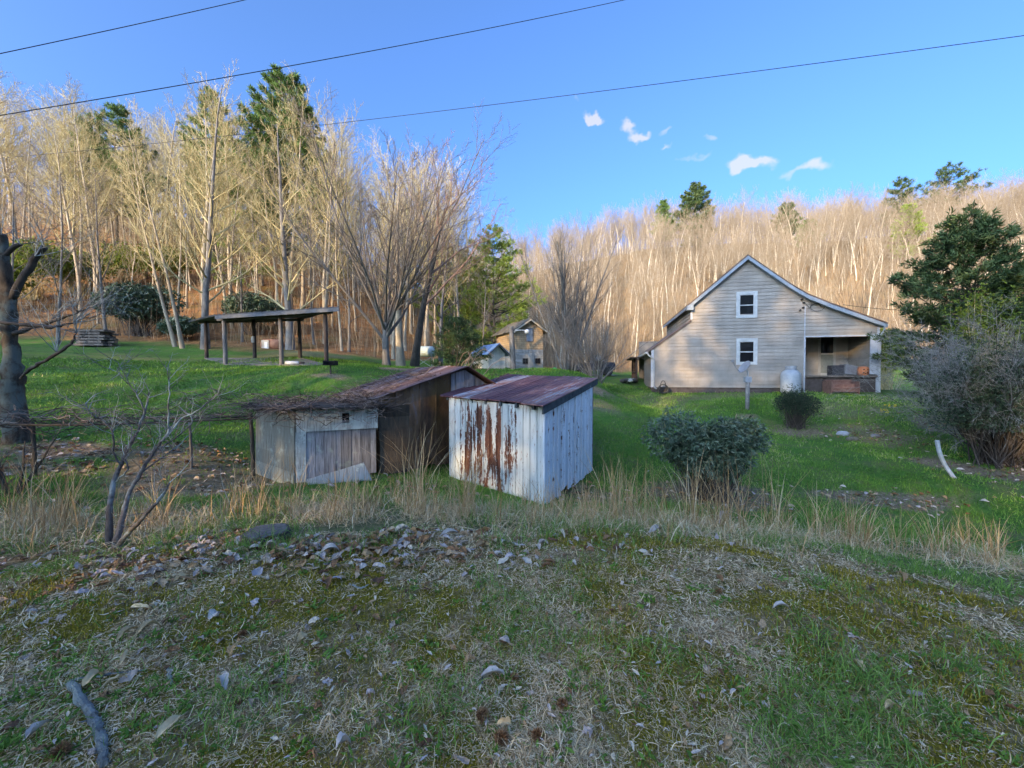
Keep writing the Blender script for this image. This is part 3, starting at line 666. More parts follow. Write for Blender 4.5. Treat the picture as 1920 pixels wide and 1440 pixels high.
# --- evergreens
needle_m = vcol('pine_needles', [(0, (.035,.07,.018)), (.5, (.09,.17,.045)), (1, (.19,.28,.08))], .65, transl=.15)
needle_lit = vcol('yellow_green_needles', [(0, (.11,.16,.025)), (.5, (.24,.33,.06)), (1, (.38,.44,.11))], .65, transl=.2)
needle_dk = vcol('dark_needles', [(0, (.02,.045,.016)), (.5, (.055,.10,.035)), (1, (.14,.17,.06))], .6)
def conifer(name, label, px, d, H, W, needle, seed, crown0=.25, dens=1.0, nl=.30, nw=.035, group=None, irregular=.3, top=None, cat='evergreen tree', r0=None, step=1.25):
    rng = np.random.default_rng(seed); p = gp(px, d)
    if top is not None: H = at(px, top, d)[2]-p[2]
    bt, bl = MB(), MB()
    n = 10; t = np.linspace(0, 1, n); tr = np.stack([p[0]+rng.normal(0, .06, n)*t*2, p[1]+rng.normal(0, .06, n)*t*2, p[2]-.3+H*t], -1); rr = (r0 or H*.011)*(1-t*.93)
    bt.tubes(tr, rr, 7, a=[.5])
    cs, ds = [], []; z = crown0; paths, rads = [], []
    while z < .99:
        k = rng.integers(4, 7); az0 = rng.uniform(0, 6.28)
        f = (z-crown0)/(1-crown0); prof = W/2*(1-f)**.65*(.35+.65*min(1, f*5+.15))
        for j in range(k):
            if rng.random() < .12: continue
            az = az0+j*6.28/k+rng.normal(0, .25); L = prof*rng.uniform(1-irregular, 1+irregular)+.25; el = .45*f+rng.normal(.05, .12)
            m = 6; tt = np.linspace(0, 1, m); ex = np.cos(az)*np.cos(el)*L*tt; ey = np.sin(az)*np.cos(el)*L*tt; ez = np.sin(el)*L*tt+.12*L*tt**2
            q = np.array([np.interp(z, t, tr[:, 0]), np.interp(z, t, tr[:, 1]), p[2]+H*z])
            P = q+np.stack([ex, ey, ez], -1); paths.append(P); rads.append(np.linspace(.035, .008, m)*max(.5, L/2.5))
            nc = max(3, int(L*6*dens)); fr = .25+.78*rng.random(nc)**.7; c = np.stack([np.interp(fr, tt, P[:, i]) for i in range(3)], -1)
            sd = np.stack([-np.sin(az)*np.ones(nc), np.cos(az)*np.ones(nc), np.zeros(nc)], -1); off = rng.normal(0, .16, nc)*L*(1.15-fr*.6)
            c = c+sd*off[:, None]; c[:, 2] += rng.normal(.03, .06, nc)*max(1, L*.4)
            cs.append(c); dd = (P[-1]-P[0])/L; ds.append(np.repeat(dd[None], nc, 0)*.5+sd*np.sign(off)[:, None]*.4)
        z += .42/H*step*rng.uniform(.7, 1.3)
    bt.tubes(np.array(paths), np.array(rads), 3)
    c = np.concatenate(cs); dd = np.concatenate(ds); K = 13
    shade = np.repeat(np.clip(rng.normal(.5, .2, len(c)), 0, 1), K)
    cc = np.repeat(c, K, 0)+rng.normal(0, .04, (len(c)*K, 3)); d2 = np.repeat(dd, K, 0)+rng.normal(0, .55, (len(c)*K, 3))+np.array([0, 0, .25])
    bl.leaves(cc, d2, nl*rng.uniform(.6, 1.2, len(cc)), nw, a=np.clip(shade+rng.normal(0, .15, len(cc)), 0, 1))
    o = thing(name, label, cat, p, group); bt.build('trunk', bark_dark, o, smooth=True); bl.build('crown', needle, o); return o
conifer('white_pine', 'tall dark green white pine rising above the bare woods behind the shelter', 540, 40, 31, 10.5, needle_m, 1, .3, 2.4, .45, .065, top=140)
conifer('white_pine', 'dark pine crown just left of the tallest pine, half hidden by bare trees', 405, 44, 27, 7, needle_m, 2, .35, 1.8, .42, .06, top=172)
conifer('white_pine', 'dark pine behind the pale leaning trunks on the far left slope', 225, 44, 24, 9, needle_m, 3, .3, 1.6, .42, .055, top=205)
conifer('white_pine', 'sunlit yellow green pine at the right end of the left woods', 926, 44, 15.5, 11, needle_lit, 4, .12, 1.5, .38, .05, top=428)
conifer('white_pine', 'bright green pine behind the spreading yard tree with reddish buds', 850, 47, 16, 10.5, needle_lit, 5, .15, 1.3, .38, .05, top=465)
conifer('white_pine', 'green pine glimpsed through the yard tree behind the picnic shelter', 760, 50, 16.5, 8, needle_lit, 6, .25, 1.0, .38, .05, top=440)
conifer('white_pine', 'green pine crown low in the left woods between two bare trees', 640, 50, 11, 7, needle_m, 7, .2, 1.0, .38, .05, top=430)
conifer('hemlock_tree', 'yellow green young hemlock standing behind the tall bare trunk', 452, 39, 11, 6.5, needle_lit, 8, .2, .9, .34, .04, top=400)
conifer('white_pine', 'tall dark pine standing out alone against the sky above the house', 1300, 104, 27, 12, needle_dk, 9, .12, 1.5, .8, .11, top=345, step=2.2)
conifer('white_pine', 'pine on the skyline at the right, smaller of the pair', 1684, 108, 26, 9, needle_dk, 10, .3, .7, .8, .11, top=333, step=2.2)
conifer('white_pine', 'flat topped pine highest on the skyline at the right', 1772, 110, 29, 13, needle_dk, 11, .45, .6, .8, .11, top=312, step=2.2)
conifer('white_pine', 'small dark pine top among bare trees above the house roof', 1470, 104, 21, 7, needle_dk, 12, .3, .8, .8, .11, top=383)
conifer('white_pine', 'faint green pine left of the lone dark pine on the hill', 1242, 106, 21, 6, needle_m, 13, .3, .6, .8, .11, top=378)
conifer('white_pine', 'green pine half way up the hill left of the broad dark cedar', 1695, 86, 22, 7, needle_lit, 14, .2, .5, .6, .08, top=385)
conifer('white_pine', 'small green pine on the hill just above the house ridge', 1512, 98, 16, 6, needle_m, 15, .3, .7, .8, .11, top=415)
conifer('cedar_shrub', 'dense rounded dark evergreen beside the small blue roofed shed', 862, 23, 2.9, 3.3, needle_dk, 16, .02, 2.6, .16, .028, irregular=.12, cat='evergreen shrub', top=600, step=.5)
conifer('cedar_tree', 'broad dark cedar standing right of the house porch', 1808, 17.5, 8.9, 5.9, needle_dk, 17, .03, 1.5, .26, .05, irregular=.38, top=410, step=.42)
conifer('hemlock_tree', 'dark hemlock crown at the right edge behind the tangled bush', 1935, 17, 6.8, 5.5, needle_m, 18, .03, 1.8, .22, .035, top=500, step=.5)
# broadleaf evergreens and leafy shrubs
def leafy(name, label, cat, c, size, n, leafL, leafW, m, sm, seed, stems=14, droop=-.1, hollow=.55, whorl=5, spread=1.0, parts=('foliage', 'stem'), group=None, lobes=7, low=False):
    rng = np.random.default_rng(seed); b, s = MB(), MB(); c = np.array(c, float); size = np.array(size, float)
    # crown = union of uneven lobes
    lb = []
    for k in range(lobes):
        d = rng.normal(size=3); d /= np.linalg.norm(d); d[2] = rng.uniform(-.75, .6) if low else abs(d[2])*.8-.1
        lb.append((d*rng.uniform(.15, .55), rng.uniform(.28, .52) if lobes > 8 else rng.uniform(.38, .62)))
    pts = []
    while len(pts) < n:
        o, r = lb[int(rng.integers(lobes))]; d = rng.normal(size=3); d /= np.linalg.norm(d); q = o+d*r*(1-(1-hollow)*rng.random()**1.7)
        if q[2] < -.48: continue
        pts.append(q)
    P = np.array(pts); W = c+np.array([0, 0, size[2]/2])+P*size/2*np.array([1, 1, 1.0])
    W[:, 2] = np.maximum(W[:, 2], G(W[:, 0], W[:, 1])+.06)
    out = P/np.linalg.norm(P, axis=1, keepdims=True)
    cc = np.repeat(W, whorl, 0); dd = np.repeat(out*.5, whorl, 0)+rng.normal(0, .65, (len(cc), 3)); dd[:, 2] += droop
    b.leaves(cc, dd, leafL*rng.uniform(.7, 1.2, len(cc)), leafW, a=np.clip(np.repeat(rng.normal(.5, .18, len(W)), whorl)+rng.normal(0, .15, len(cc)), 0, 1))
    k = min(n, stems*12); sel = W[rng.permutation(len(W))[:k]]; base = c+np.stack([rng.normal(0, .06*size[0], k), rng.normal(0, .06*size[1], k), np.full(k, -.1)], -1)
    t = np.linspace(0, 1, 5)[None, :, None]; mid = (base+sel)/2+rng.normal(0, .06*size[2], (k, 3)); PP = (1-t)**2*base[:, None]+2*t*(1-t)*mid[:, None]+t**2*sel[:, None]
    s.tubes(PP, np.linspace(.010, .003, 5)[None]*rng.uniform(.6, 1.5, (k, 1))*min(2.0, max(.7, size[2]/2)), 3)
    o = thing(name, label, cat, c, group); b.build(parts[0], m, o); s.build(parts[1], sm, o); return o
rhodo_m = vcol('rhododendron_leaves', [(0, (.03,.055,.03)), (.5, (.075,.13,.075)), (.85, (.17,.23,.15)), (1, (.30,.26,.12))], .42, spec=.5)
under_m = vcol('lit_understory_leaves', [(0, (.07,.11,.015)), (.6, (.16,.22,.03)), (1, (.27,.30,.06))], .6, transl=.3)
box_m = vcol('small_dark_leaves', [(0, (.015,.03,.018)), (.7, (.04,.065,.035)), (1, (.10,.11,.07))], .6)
def at_ground(px, d): return gp(px, d)
leafy('laurel_bush', 'rounded rhododendron bush with drooping leaves right of the grey metal shed', 'shrub', gp(1335, 8.0)-np.array([0, 0, .25]), (2.9, 2.1, 2.55), 3800, .105, .026, rhodo_m, twig_dark, 21, 16, -.35, .45, 7, lobes=19, low=True)
leafy('rhododendron', 'dark rhododendron thicket at the forest edge left of the picnic shelter', 'shrub', gp(262, 28.5), (7, 4, 4.2), 2600, .26, .09, rhodo_m, twig_dark, 22, 12)
leafy('rhododendron', 'dark low rhododendron behind the right half of the picnic shelter roof', 'shrub', gp(475, 31), (5.5, 3.5, 3.8), 1900, .26, .09, rhodo_m, twig_dark, 23, 10)
leafy('rhododendron', 'low dark rhododendron at the foot of the pale leaning trunks', 'shrub', gp(335, 27.5), (4, 3, 1.8), 1000, .24, .08, rhodo_m, twig_dark, 24, 8)
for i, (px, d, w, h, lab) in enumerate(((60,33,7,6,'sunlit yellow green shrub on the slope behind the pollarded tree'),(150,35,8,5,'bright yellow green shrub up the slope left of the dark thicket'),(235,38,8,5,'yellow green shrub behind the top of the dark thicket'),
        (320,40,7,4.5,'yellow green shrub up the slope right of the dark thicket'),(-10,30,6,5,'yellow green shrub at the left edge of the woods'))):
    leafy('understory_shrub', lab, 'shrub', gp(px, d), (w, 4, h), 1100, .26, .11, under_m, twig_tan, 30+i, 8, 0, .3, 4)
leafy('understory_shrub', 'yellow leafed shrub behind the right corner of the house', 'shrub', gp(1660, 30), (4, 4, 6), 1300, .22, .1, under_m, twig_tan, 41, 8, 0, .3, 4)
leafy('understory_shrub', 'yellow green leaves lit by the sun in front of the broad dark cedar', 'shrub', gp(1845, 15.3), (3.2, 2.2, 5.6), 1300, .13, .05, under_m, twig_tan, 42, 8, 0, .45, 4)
leafy('foundation_shrub', 'dark twiggy shrub in front of the white tank beside the porch', 'shrub', gp(1492, 14.8), (2.6, 1.9, 1.95), 4200, .05, .018, box_m, twig_dark, 43, 14, .3, .4, 4, lobes=12, low=True)

# --- multi-stemmed bare shrubs
def bare_shrub(name, label, cat, p, H, W, nst, seed, m, r=.03, levels=(8, 6, 4), up=.05, upk=.04, parts=('stem', 'twigs'), ang=(.3, .7), spread=None):
    rng = np.random.default_rng(seed); a, b = MB(), MB(); spread = W/H if spread is None else spread
    for k in range(nst):
        az = rng.uniform(0, 6.28); sp = rng.random()**.6*spread*.62
        d = (math.cos(az)*sp, math.sin(az)*sp, 1); L = H*rng.uniform(.75, 1.08)*(1+.25*sp)
        sp_ = [dict(n=7, wig=.05, up=up, kids=(levels[0], levels[0]+3), start=.25, ang=ang, lr=.42, rr=.5, rmin=.005),
               dict(n=5, wig=.10, up=upk, kids=(levels[1], levels[1]+2), start=.15, ang=(.35, .8), lr=.45, rr=.6, rmin=.004),
               dict(n=4, wig=.13, up=upk, kids=(levels[2], levels[2]+1), start=.15, ang=(.35, .8), lr=.5, rr=.7, rmin=.003),
               dict(n=3, wig=.13, up=.02, kids=(0, 0), start=.2, ang=(.3, .8), lr=.5, rr=.7, tip=.4)]
        out = grow(rng, sp_, (p[0]+math.cos(az)*.12*W*.5*rng.random(), p[1]+math.sin(az)*.12*W*.5*rng.random(), p[2]-.1), d, L, r*rng.uniform(.7, 1.3))
        for lv, (P, Rr) in out.items():
            (a if lv == 0 else b).tubes(np.array(P), np.array(Rr), 5 if lv == 0 else 3)
    o = thing(name, label, cat, p); a.build(parts[0], m[0], o); b.build(parts[1], m[1], o); return o
bare_shrub('bare_bush', 'many stemmed bare bush between the granary and the grey house', 'bush', gp(1118, 20), 3.6, 4.6, 30, 51, (bark_grey, twig_grey), .032, (8, 6, 3), .0, .02, spread=1.5)
bare_shrub('vase_tree', 'vase shaped bare yard tree with upright stems beside the granary', 'tree', gp(1066, 24.5), 8.6, 4.8, 12, 52, (bark_grey, twig_grey), .085, (11, 7, 4), .03, .10)
bare_shrub('tangled_bush', 'big tangled grey green bush filling the right edge', 'bush', gp(1872, 11.4), 3.9, 5.6, 70, 53, (bark_dark, vcol('privet_twigs', [(0, (.10,.095,.085)), (1, (.34,.32,.28))], .9)), .013, (10, 8, 4), -.035, -.02, ang=(.4, 1.0), spread=1.5)
leafy('privet_bush', 'dark green leafy privet behind the tangled branches at the right edge', 'shrub', gp(1880, 11.2), (5.2, 3.0, 4.2), 12000, .075, .028, vcol('privet_leaves', [(0, (.02,.04,.022)), (.6, (.05,.085,.045)), (1, (.10,.14,.07))], .6), twig_dark, 54, 12, 0, .45, 4, lobes=20, low=True)

yard_parts = []
def merge(L):
    M = MB()
    for b in L:
        off = M.n
        M.V += b.V; M.A += b.A; M.F4 += [f+off for f in b.F4]; M.F3 += [f+off for f in b.F3]; M.n += b.n
    return M
# --- individual yard trees
def yard(name, label, p, specs, H, r, seed, tm, cm, d=(0, 0, 1), split=1, stems=1, sep=.5, lean=.12, top=None, wide=1.0):
    rng = np.random.default_rng(seed)
    for s_ in range(stems):
        q = np.array(p)+np.array([rng.normal(0, sep), rng.normal(0, sep), -.2]) if stems > 1 else np.array(p)+np.array([0, 0, -.2])
        dd = np.array(d)+(rng.normal(0, lean, 3)*np.array([1, 1, 0]) if stems > 1 else 0)
        out = grow(rng, specs, q, dd, H*(rng.uniform(.8, 1.05) if stems > 1 else 1), r*(rng.uniform(.7, 1.05) if stems > 1 else 1))
        bt, bc = bare_tree('', out, tm, cm, split=split, sides=(9, 6, 4, 3, 3))
        yard_parts.append((bt, bc))
    o = thing(name, label, 'tree', p); mt = merge([q[0] for q in yard_parts]); mc = merge([q[1] for q in yard_parts]); yard_parts.clear()
    if top is not None:
        zt = at(960+FPX*p[0]/p[1], top, p[1])[2]; allz = np.concatenate([v[:, 2] for v in mc.V]); s = (zt-p[2])/(np.quantile(allz, .999)-p[2]); pp = np.array([p[0], p[1], p[2]])
        for m_ in (mt, mc): m_.V = [pp+(v-pp)*np.array([s*wide, s*wide, s]) for v in m_.V]
    mt.build('trunk', tm, o, smooth=True); mc.build('crown', cm, o)
    return o
maple = [dict(n=4, wig=.03, up=.05, kids=(11, 13), start=.55, ang=(.25, .75), lr=3.4, rr=.50, tip=.75, shape=lambda f: 1.0),
         dict(n=8, wig=.05, up=.045, kids=(12, 15), start=.16, ang=(.35, .7), lr=.42, rr=.5, tip=.15),
         dict(n=6, wig=.08, up=.05, kids=(9, 12), start=.12, ang=(.35, .7), lr=.42, rr=.5, rmin=.010),
         dict(n=5, wig=.1, up=.05, kids=(4, 6), start=.15, ang=(.35, .75), lr=.45, rr=.6, rmin=.007),
         dict(n=3, wig=.1, up=.03, kids=(0, 0), start=0, ang=(0, 0), lr=0, rr=0, tip=.5)]
yard('yard_maple', 'spreading bare maple with a short stout trunk right of the picnic shelter', gp(725, 22), maple, 3.4, .27, 61, bark_grey, twig_grey, top=235)
tulip = [dict(n=10, wig=.025, up=.02, kids=(30, 36), start=.16, ang=(.7, 1.15), lr=.30, rr=.36, tip=.1, shape=lambda f: 1.1-.8*f),
         dict(n=7, wig=.06, up=.09, kids=(7, 9), start=.2, ang=(.35, .75), lr=.40, rr=.5, rmin=.012),
         dict(n=5, wig=.1, up=.06, kids=(5, 6), start=.15, ang=(.35, .75), lr=.5, rr=.6, rmin=.008),
         dict(n=4, wig=.1, up=.03, kids=(0, 0), start=0, ang=(0, 0), lr=0, rr=0, tip=.5)]
yard('tulip_tree', 'tall straight bare tree rising behind the right side of the picnic shelter', gp(545, 27.5), tulip, 15.2, .27, 62, bark_grey, twig_tan, top=225)
yard('tulip_tree', 'tallest bare tree at left, its grey trunk behind the shelter corner', gp(386, 25.5), tulip, 18.8, .24, 63, bark_grey, twig_tan, d=(-.02, 0, 1), top=105)
birch = [dict(n=9, wig=.02, up=.0, kids=(20, 24), start=.3, ang=(.35, .8), lr=.27, rr=.4, tip=.1, shape=lambda f: 1.1-.6*f)]+tulip[1:]
yard('birch_tree', 'pale slender trunk leaning left beside the tallest bare tree', gp(344, 25.2), birch, 15.5, .13, 64, bark_pale, twig_tan, d=(-.22, 0, 1), top=190)
yard('birch_tree', 'pale slim trunk leaning left, second from the tallest bare tree', gp(331, 25.6), birch, 13.5, .11, 65, bark_pale, twig_tan, d=(-.26, .05, 1), top=230)
yard('birch_tree', 'thin bare trunk standing left of the dark thicket', gp(203, 26), birch, 12, .12, 66, bark_grey, twig_grey, d=(-.06, 0, 1), top=300)
redtree = [dict(n=7, wig=.05, up=.05, kids=(7, 9), start=.35, ang=(.35, .9), lr=.62, rr=.55, tip=.3, shape=lambda f: 1.1-.35*f),
           dict(n=8, wig=.11, up=.07, kids=(8, 10), start=.25, ang=(.4, .9), lr=.42, rr=.5, tip=.15),
           dict(n=6, wig=.13, up=.06, kids=(7, 9), start=.15, ang=(.4, .9), lr=.42, rr=.5, rmin=.010),
           dict(n=4, wig=.14, up=.04, kids=(4, 6), start=.15, ang=(.4, .9), lr=.45, rr=.6, rmin=.008), dict(n=3, wig=.1, up=.03, kids=(0, 0), start=0, ang=(0, 0), lr=0, rr=0, tip=.5)]
yard('budding_tree', 'crooked spreading tree with reddish budding twigs behind the maple', gp(776, 26), redtree, 11.5, .27, 67, bark_dark, twig_red, d=(.14, 0, 1), top=265)
slim = [dict(n=7, wig=.04, up=.03, kids=(12, 14), start=.25, ang=(.5, 1.0), lr=.42, rr=.45, tip=.15)]+redtree[1:4]+[dict(n=3, wig=.1, up=.03, kids=(0, 0), start=0, ang=(0, 0), lr=0, rr=0, tip=.5)]
yard('slim_tree', 'slim grey tree between the water tank stand and the round evergreen', gp(826, 28.5), slim, 9.0, .15, 68, bark_grey, twig_grey, top=400)
yard('slim_tree', 'grey mottled trunk close behind the maple', gp(752, 25), slim, 8.0, .18, 69, bark_pale, twig_grey, top=300)
slim2 = slim[:3]+[dict(n=3, wig=.1, up=.03, kids=(0, 0), start=0, ang=(0, 0), lr=0, rr=0, tip=.5)]
for i, (px, d, h, lab) in enumerate(((655,29,9,'thin dark trunk just left of the maple crown'),(455,28.5,8,'thin bare sapling behind the shelter left of the orange tank'),(590,30,10,'thin grey trunk right behind the shelter edge'),(905,37,8,'thin sapling behind the blue roofed shed'),(30,24,10,'thin bare tree behind the pollarded trunk'),(110,25,11,'bare crooked tree left of the lumber stack'))):
    yard('sapling', lab, gp(px, d), slim2, h, .09, 70+i, bark_grey, twig_grey)

# --- pollarded old tree at the left
def chain(pts, radii, n=4, sides=9, b=None, jit=.0, a=None, cap=True):
    """smooth tube through pixel-depth or world points"""
    P = np.array(pts, float); Rr = np.array(radii, float); t = np.arange(len(P)); tt = np.linspace(0, len(P)-1, (len(P)-1)*n+1)
    Q = np.stack([catmull(tt, P[:, i]) for i in range(3)], -1); rr = np.interp(tt, t, Rr)
    if jit: Q[1:-1] += R0.normal(0, jit, Q[1:-1].shape); rr = rr*(1+R0.normal(0, jit*1.5/np.maximum(rr, .02)*.3, len(rr)).clip(-.2, .2))
    (b or MB()).tubes(Q, rr, sides, a=a, cap=cap); return Q
def catmull(tt, y):
    n = len(y); i = np.clip(tt.astype(int), 0, n-2); f = tt-i; y0 = y[np.maximum(i-1, 0)]; y1 = y[i]; y2 = y[i+1]; y3 = y[np.minimum(i+2, n-1)]
    return .5*(2*y1+(y2-y0)*f+(2*y0-5*y1+4*y2-y3)*f**2+(3*y1-y0-3*y2+y3)*f**3)
def furrow(b):
    for i, V in enumerate(b.V):
        n = fbm(V[:, 0]*9+V[:, 1]*9, V[:, 2]*2.2, 5, 4)-.5; b.V[i] = V+np.stack([n*.07, n*.05, n*0], -1)
def pollard():
    d = 9.0; base = gp(42, d); o = thing('pollarded_tree', 'old pollarded tree with sawn limb stubs and lichen at the left edge', 'tree', base)
    b = MB()
    def a(px, row, dd=d): return at(px-14, row, dd)
    chain([base-np.array([.15, 0, .25]), a(38,740), a(38,700), a(34,640), a(32,590), a(28,540), a(22,490), a(16,440)], [.24,.19,.165,.14,.135,.12,.10,.085], 5, 14, b, .012, [.5])
    b2 = MB()
    chain([a(35,560), a(60,515), a(82,480), a(98,464)], [.085,.07,.065,.06], 4, 10, b2, .008, [.4])
    chain([a(22,480), a(38,465), a(52,458)], [.055,.045,.04], 4, 8, b2, .005, [.4])
    chain([a(10,470), a(4,440), a(-8,425)], [.075,.07,.065], 4, 8, b2, .005, [.3])
    chain([a(30,600), a(-10,575), a(-40,560)], [.12,.09,.07], 4, 8, b2, .006)
    chain([a(38,625), a(80,612), a(120,600), a(160,585)], [.05,.045,.035,.022], 5, 8, b2, .012, [.9])
    chain([a(-40,607,8.6), a(10,606,8.6), a(60,608,8.6), a(110,614,8.6), a(150,606,8.6)], [.045,.04,.035,.03,.012], 5, 8, b2, .012, [.1])
    chain([a(52,710,8.8), a(75,690,8.6), a(110,670,8.5), a(145,645,8.4), a(158,625,8.4)], [.025,.033,.033,.026,.012], 5, 7, b2, .01, [.9])
    furrow(b); b.build('trunk', bark('old_lichen_bark', (.022,.018,.015), (.12,.09,.065), 9, (.13,.15,.13)), o, smooth=True)
    b2.build('limb', bark('old_limb_bark', (.03,.025,.022), (.10,.085,.075), 6), o, smooth=True)
    tw = MB(); rng = np.random.default_rng(3)
    for px, row, dx, n in ((98,464,.3,5),(52,458,.2,4),(150,606,.8,6),(158,625,.4,6),(160,585,.6,5),(110,600,.3,4),(16,440,0,5),(80,480,.3,4),(120,660,.4,6)):
        for k in range(n):
            out = grow(rng, [dict(n=6, wig=.14, up=.04, kids=(5, 7), start=.2, ang=(.4, .9), lr=.5, rr=.5, rmin=.004), dict(n=4, wig=.15, up=.02, kids=(3, 4), start=.2, ang=(.4, .9), lr=.5, rr=.6, rmin=.003), dict(n=3, wig=.1, up=.0, kids=(0, 0), start=0, ang=(0, 0), lr=0, rr=0)],
                       a(px, row, 8.7), (dx+rng.normal(0, .5), rng.normal(0, .5), .7+rng.normal(0, .4)), rng.uniform(.5, 1.3), .011)
            for lv, (P, Rr) in out.items(): tw.tubes(np.array(P), np.array(Rr), 3)
    tw.build('twigs', twig_lichen, o)
pollard()
# --- lichened sapling in the foreground left
def lichen_sapling():
    base = hit(205, 1028, 2, 6); d = base[1]; o = thing('lichened_shrub', 'leafless shrub with blue grey lichened stems standing on the bank at left', 'shrub', base)
    b, tw = MB(), MB(); rng = np.random.default_rng(8)
    def a(px, row, dd=0): return at(px, row, d+dd)
    B0 = base-np.array([0, 0, .05])
    st_ = [([B0, a(205,960), a(215,900,.1), a(235,850,.15), a(255,815,.2), a(272,770,.25), a(280,735,.3)], [.035,.028,.020,.017,.014,.010,.006]),
           ([B0+[.04, 0, 0], a(225,990), a(240,930,.1), a(262,890,.15), a(290,845,.2), a(310,820,.2), a(320,800,.25)], [.035,.028,.022,.018,.016,.012,.008]),
           ([a(310,822,.2), a(340,785,.3), a(370,770,.3), a(400,745,.4), a(415,738,.4)], [.011,.010,.008,.006,.004]),
           ([a(225,870,.1), a(213,850,.05), a(212,815,0), a(195,790,0), a(170,775,-.1), a(160,755,-.1)], [.010,.009,.009,.008,.006,.004]),
           ([B0+[.05, -.02, 0], a(240,1000,-.1), a(270,970,-.2), a(300,935,-.25), a(318,905,-.25)], [.028,.022,.018,.014,.006]),
           ([a(285,850,.2), a(330,820,.4), a(360,790,.5), a(345,770,.5)], [.010,.008,.006,.004]),
           ([a(318,815,.25), a(315,770,.2), a(318,730,.2), a(312,690,.2)], [.009,.007,.006,.003]),
           ([a(272,775,.25), a(262,750,.2), a(240,715,.2), a(222,680,.2)], [.009,.007,.005,.003]),
           ([a(262,890,.15), a(300,860,.3), a(340,830,.5), a(372,795,.6)], [.009,.007,.006,.004]),
           ([a(215,905,.1), a(240,880,0), a(234,860,0), a(245,830,0), a(247,800,0)], [.009,.008,.007,.006,.004]),
           ([a(240,720,.2), a(222,700,.2), a(205,690,.2)], [.004,.003,.003])]
    for pts, r in st_:
        Q = chain(pts, r, 5, 6, b, .004)
        for k in range(int(len(Q)*.55)):
            i = int(rng.integers(len(Q)//3, len(Q)))
            out = grow(rng, [dict(n=6, wig=.16, up=.04, kids=(3, 5), start=.2, ang=(.5, 1.0), lr=.5, rr=.6, rmin=.0022), dict(n=4, wig=.16, up=.02, kids=(0, 2), start=.2, ang=(.5, 1), lr=.5, rr=.7, rmin=.0018), dict(n=3, wig=.1, up=0, kids=(0, 0), start=0, ang=(0, 0), lr=0, rr=0)],
                       Q[i], (rng.normal(.2, .6), rng.normal(0, .6), rng.normal(.6, .4)), rng.uniform(.12, .42), .0045)
            for lv, (P, Rr) in out.items(): tw.tubes(np.array(P), np.array(Rr), 3)
    b.build('stem', bark('lichen_stem_bark', (.06,.05,.045), (.17,.15,.14), 22, (.30,.38,.38)), o, smooth=True); tw.build('twigs', twig_lichen, o)
lichen_sapling()
bare_shrub('dark_bush', 'dark crooked bush stems at the left edge below the pollarded tree', 'bush', gp(15, 6.6), 1.15, 1.5, 7, 55, (bark_dark, twig_dark), .028, (4, 3, 2), .0, .0, ang=(.4, 1.0), spread=1.2)
# ================================================================== HOUSE
white_m = simple('white_trim', (.36,.37,.37), (.50,.50,.49), 5, .55, bump=.1, var=.12)
glass_m = simple('dark_window_glass', (.006,.007,.009), (.012,.013,.016), 3, .08, bump=0, spec=.5, var=.1)
def siding_mat(name, c0, c1):
    k = N(name); co = k.coord('Object'); f = k.noise(co, 1.3, 5, .6); f2 = k.noise(k.coord('Object', (1, 1, .15)), 6, 5, .7)
    col = k.ramp(f, [(.35, c0), (.65, c1)]); col = k.mix(k.ramp(f2, [(.5, 0), (.75, .35)]), col, tuple(q*.72 for q in c0))
    col = k.mix(1, col, vv_rgb(k, k.math('MULTIPLY_ADD', k.attr(), .16, .92)), 'MULTIPLY'); return k.fin(col, .6, 0, .3)
siding_m = siding_mat('vinyl_siding', (.25,.218,.188), (.335,.295,.257))
roof_m = simple('brown_metal_roof', (.10,.06,.045), (.17,.12,.10), 4, .55, metal=.2, var=.2)
found_m = simple('brown_painted_blocks', (.05,.038,.035), (.10,.078,.07), 6, .85)
porch_m = simple('porch_boards', (.10,.08,.065), (.19,.155,.13), 8, .8)
yaw = rad(13); HU = np.array([math.cos(yaw), -math.sin(yaw), 0]); HV = np.array([math.sin(yaw), math.cos(yaw), 0]); HO = np.array([7.97, 22.5, 0])
def W(u, v, z): return HO+HU*u+HV*v+np.array([0, 0, z])
def hw(px, row, v=0.0):
    r = ray(px, row); o = HO+HV*v; t = (o@HV)/(r@HV); p = r*t-o; return float(p@HU), float(p[2])
AX = (HU, HV, np.array([0, 0, 1.]))
apex = hw(1399, 480); kink = hw(1512, 556); reave = hw(1656, 606); leave = hw(1288, 573)
LU = hw(1645, 700)[0]; zb = hw(1400, 738)[1]-.1; zs = hw(1400, 727)[1]
u1, z1 = hw(1296, 600); zl = hw(1222, 655)[1]; zle = np.interp(u1, [leave[0], apex[0]], [leave[1], apex[1]])-.1
DEP = 8.6
def ul(z): return 0.0 if z <= zl else (np.interp(z, [zl, z1], [0, u1]) if z <= z1 else (u1 if z <= zle else np.interp(z, [zle, apex[1]-.08], [u1, apex[0]])))
def ur(z):
    a = [(reave[1]-.12, LU), (kink[1]-.1, kink[0]), (apex[1]-.08, apex[0])]
    # short run between wall top and eave
    zr = np.interp(LU, [kink[0], reave[0]], [kink[1], reave[1]])-.1
    if z <= zr: return LU
    return float(np.interp(z, [zr, a[1][0], a[2][0]], [LU, a[1][1], a[2][1]]))
po0, pz0 = hw(1509, 704); po1, pz1 = hw(1632, 630); uw0, wz0 = hw(1387, 592); uw1, wz1 = hw(1413, 552); vw0, vz0 = hw(1387, 679); vw1, vz1 = hw(1413, 640)
holes = [(po0, po1, pz0, pz1), (uw0, uw1, wz0, wz1), (vw0, vw1, vz0, vz1), (po0-.02, LU+1, zb-1, pz0)]
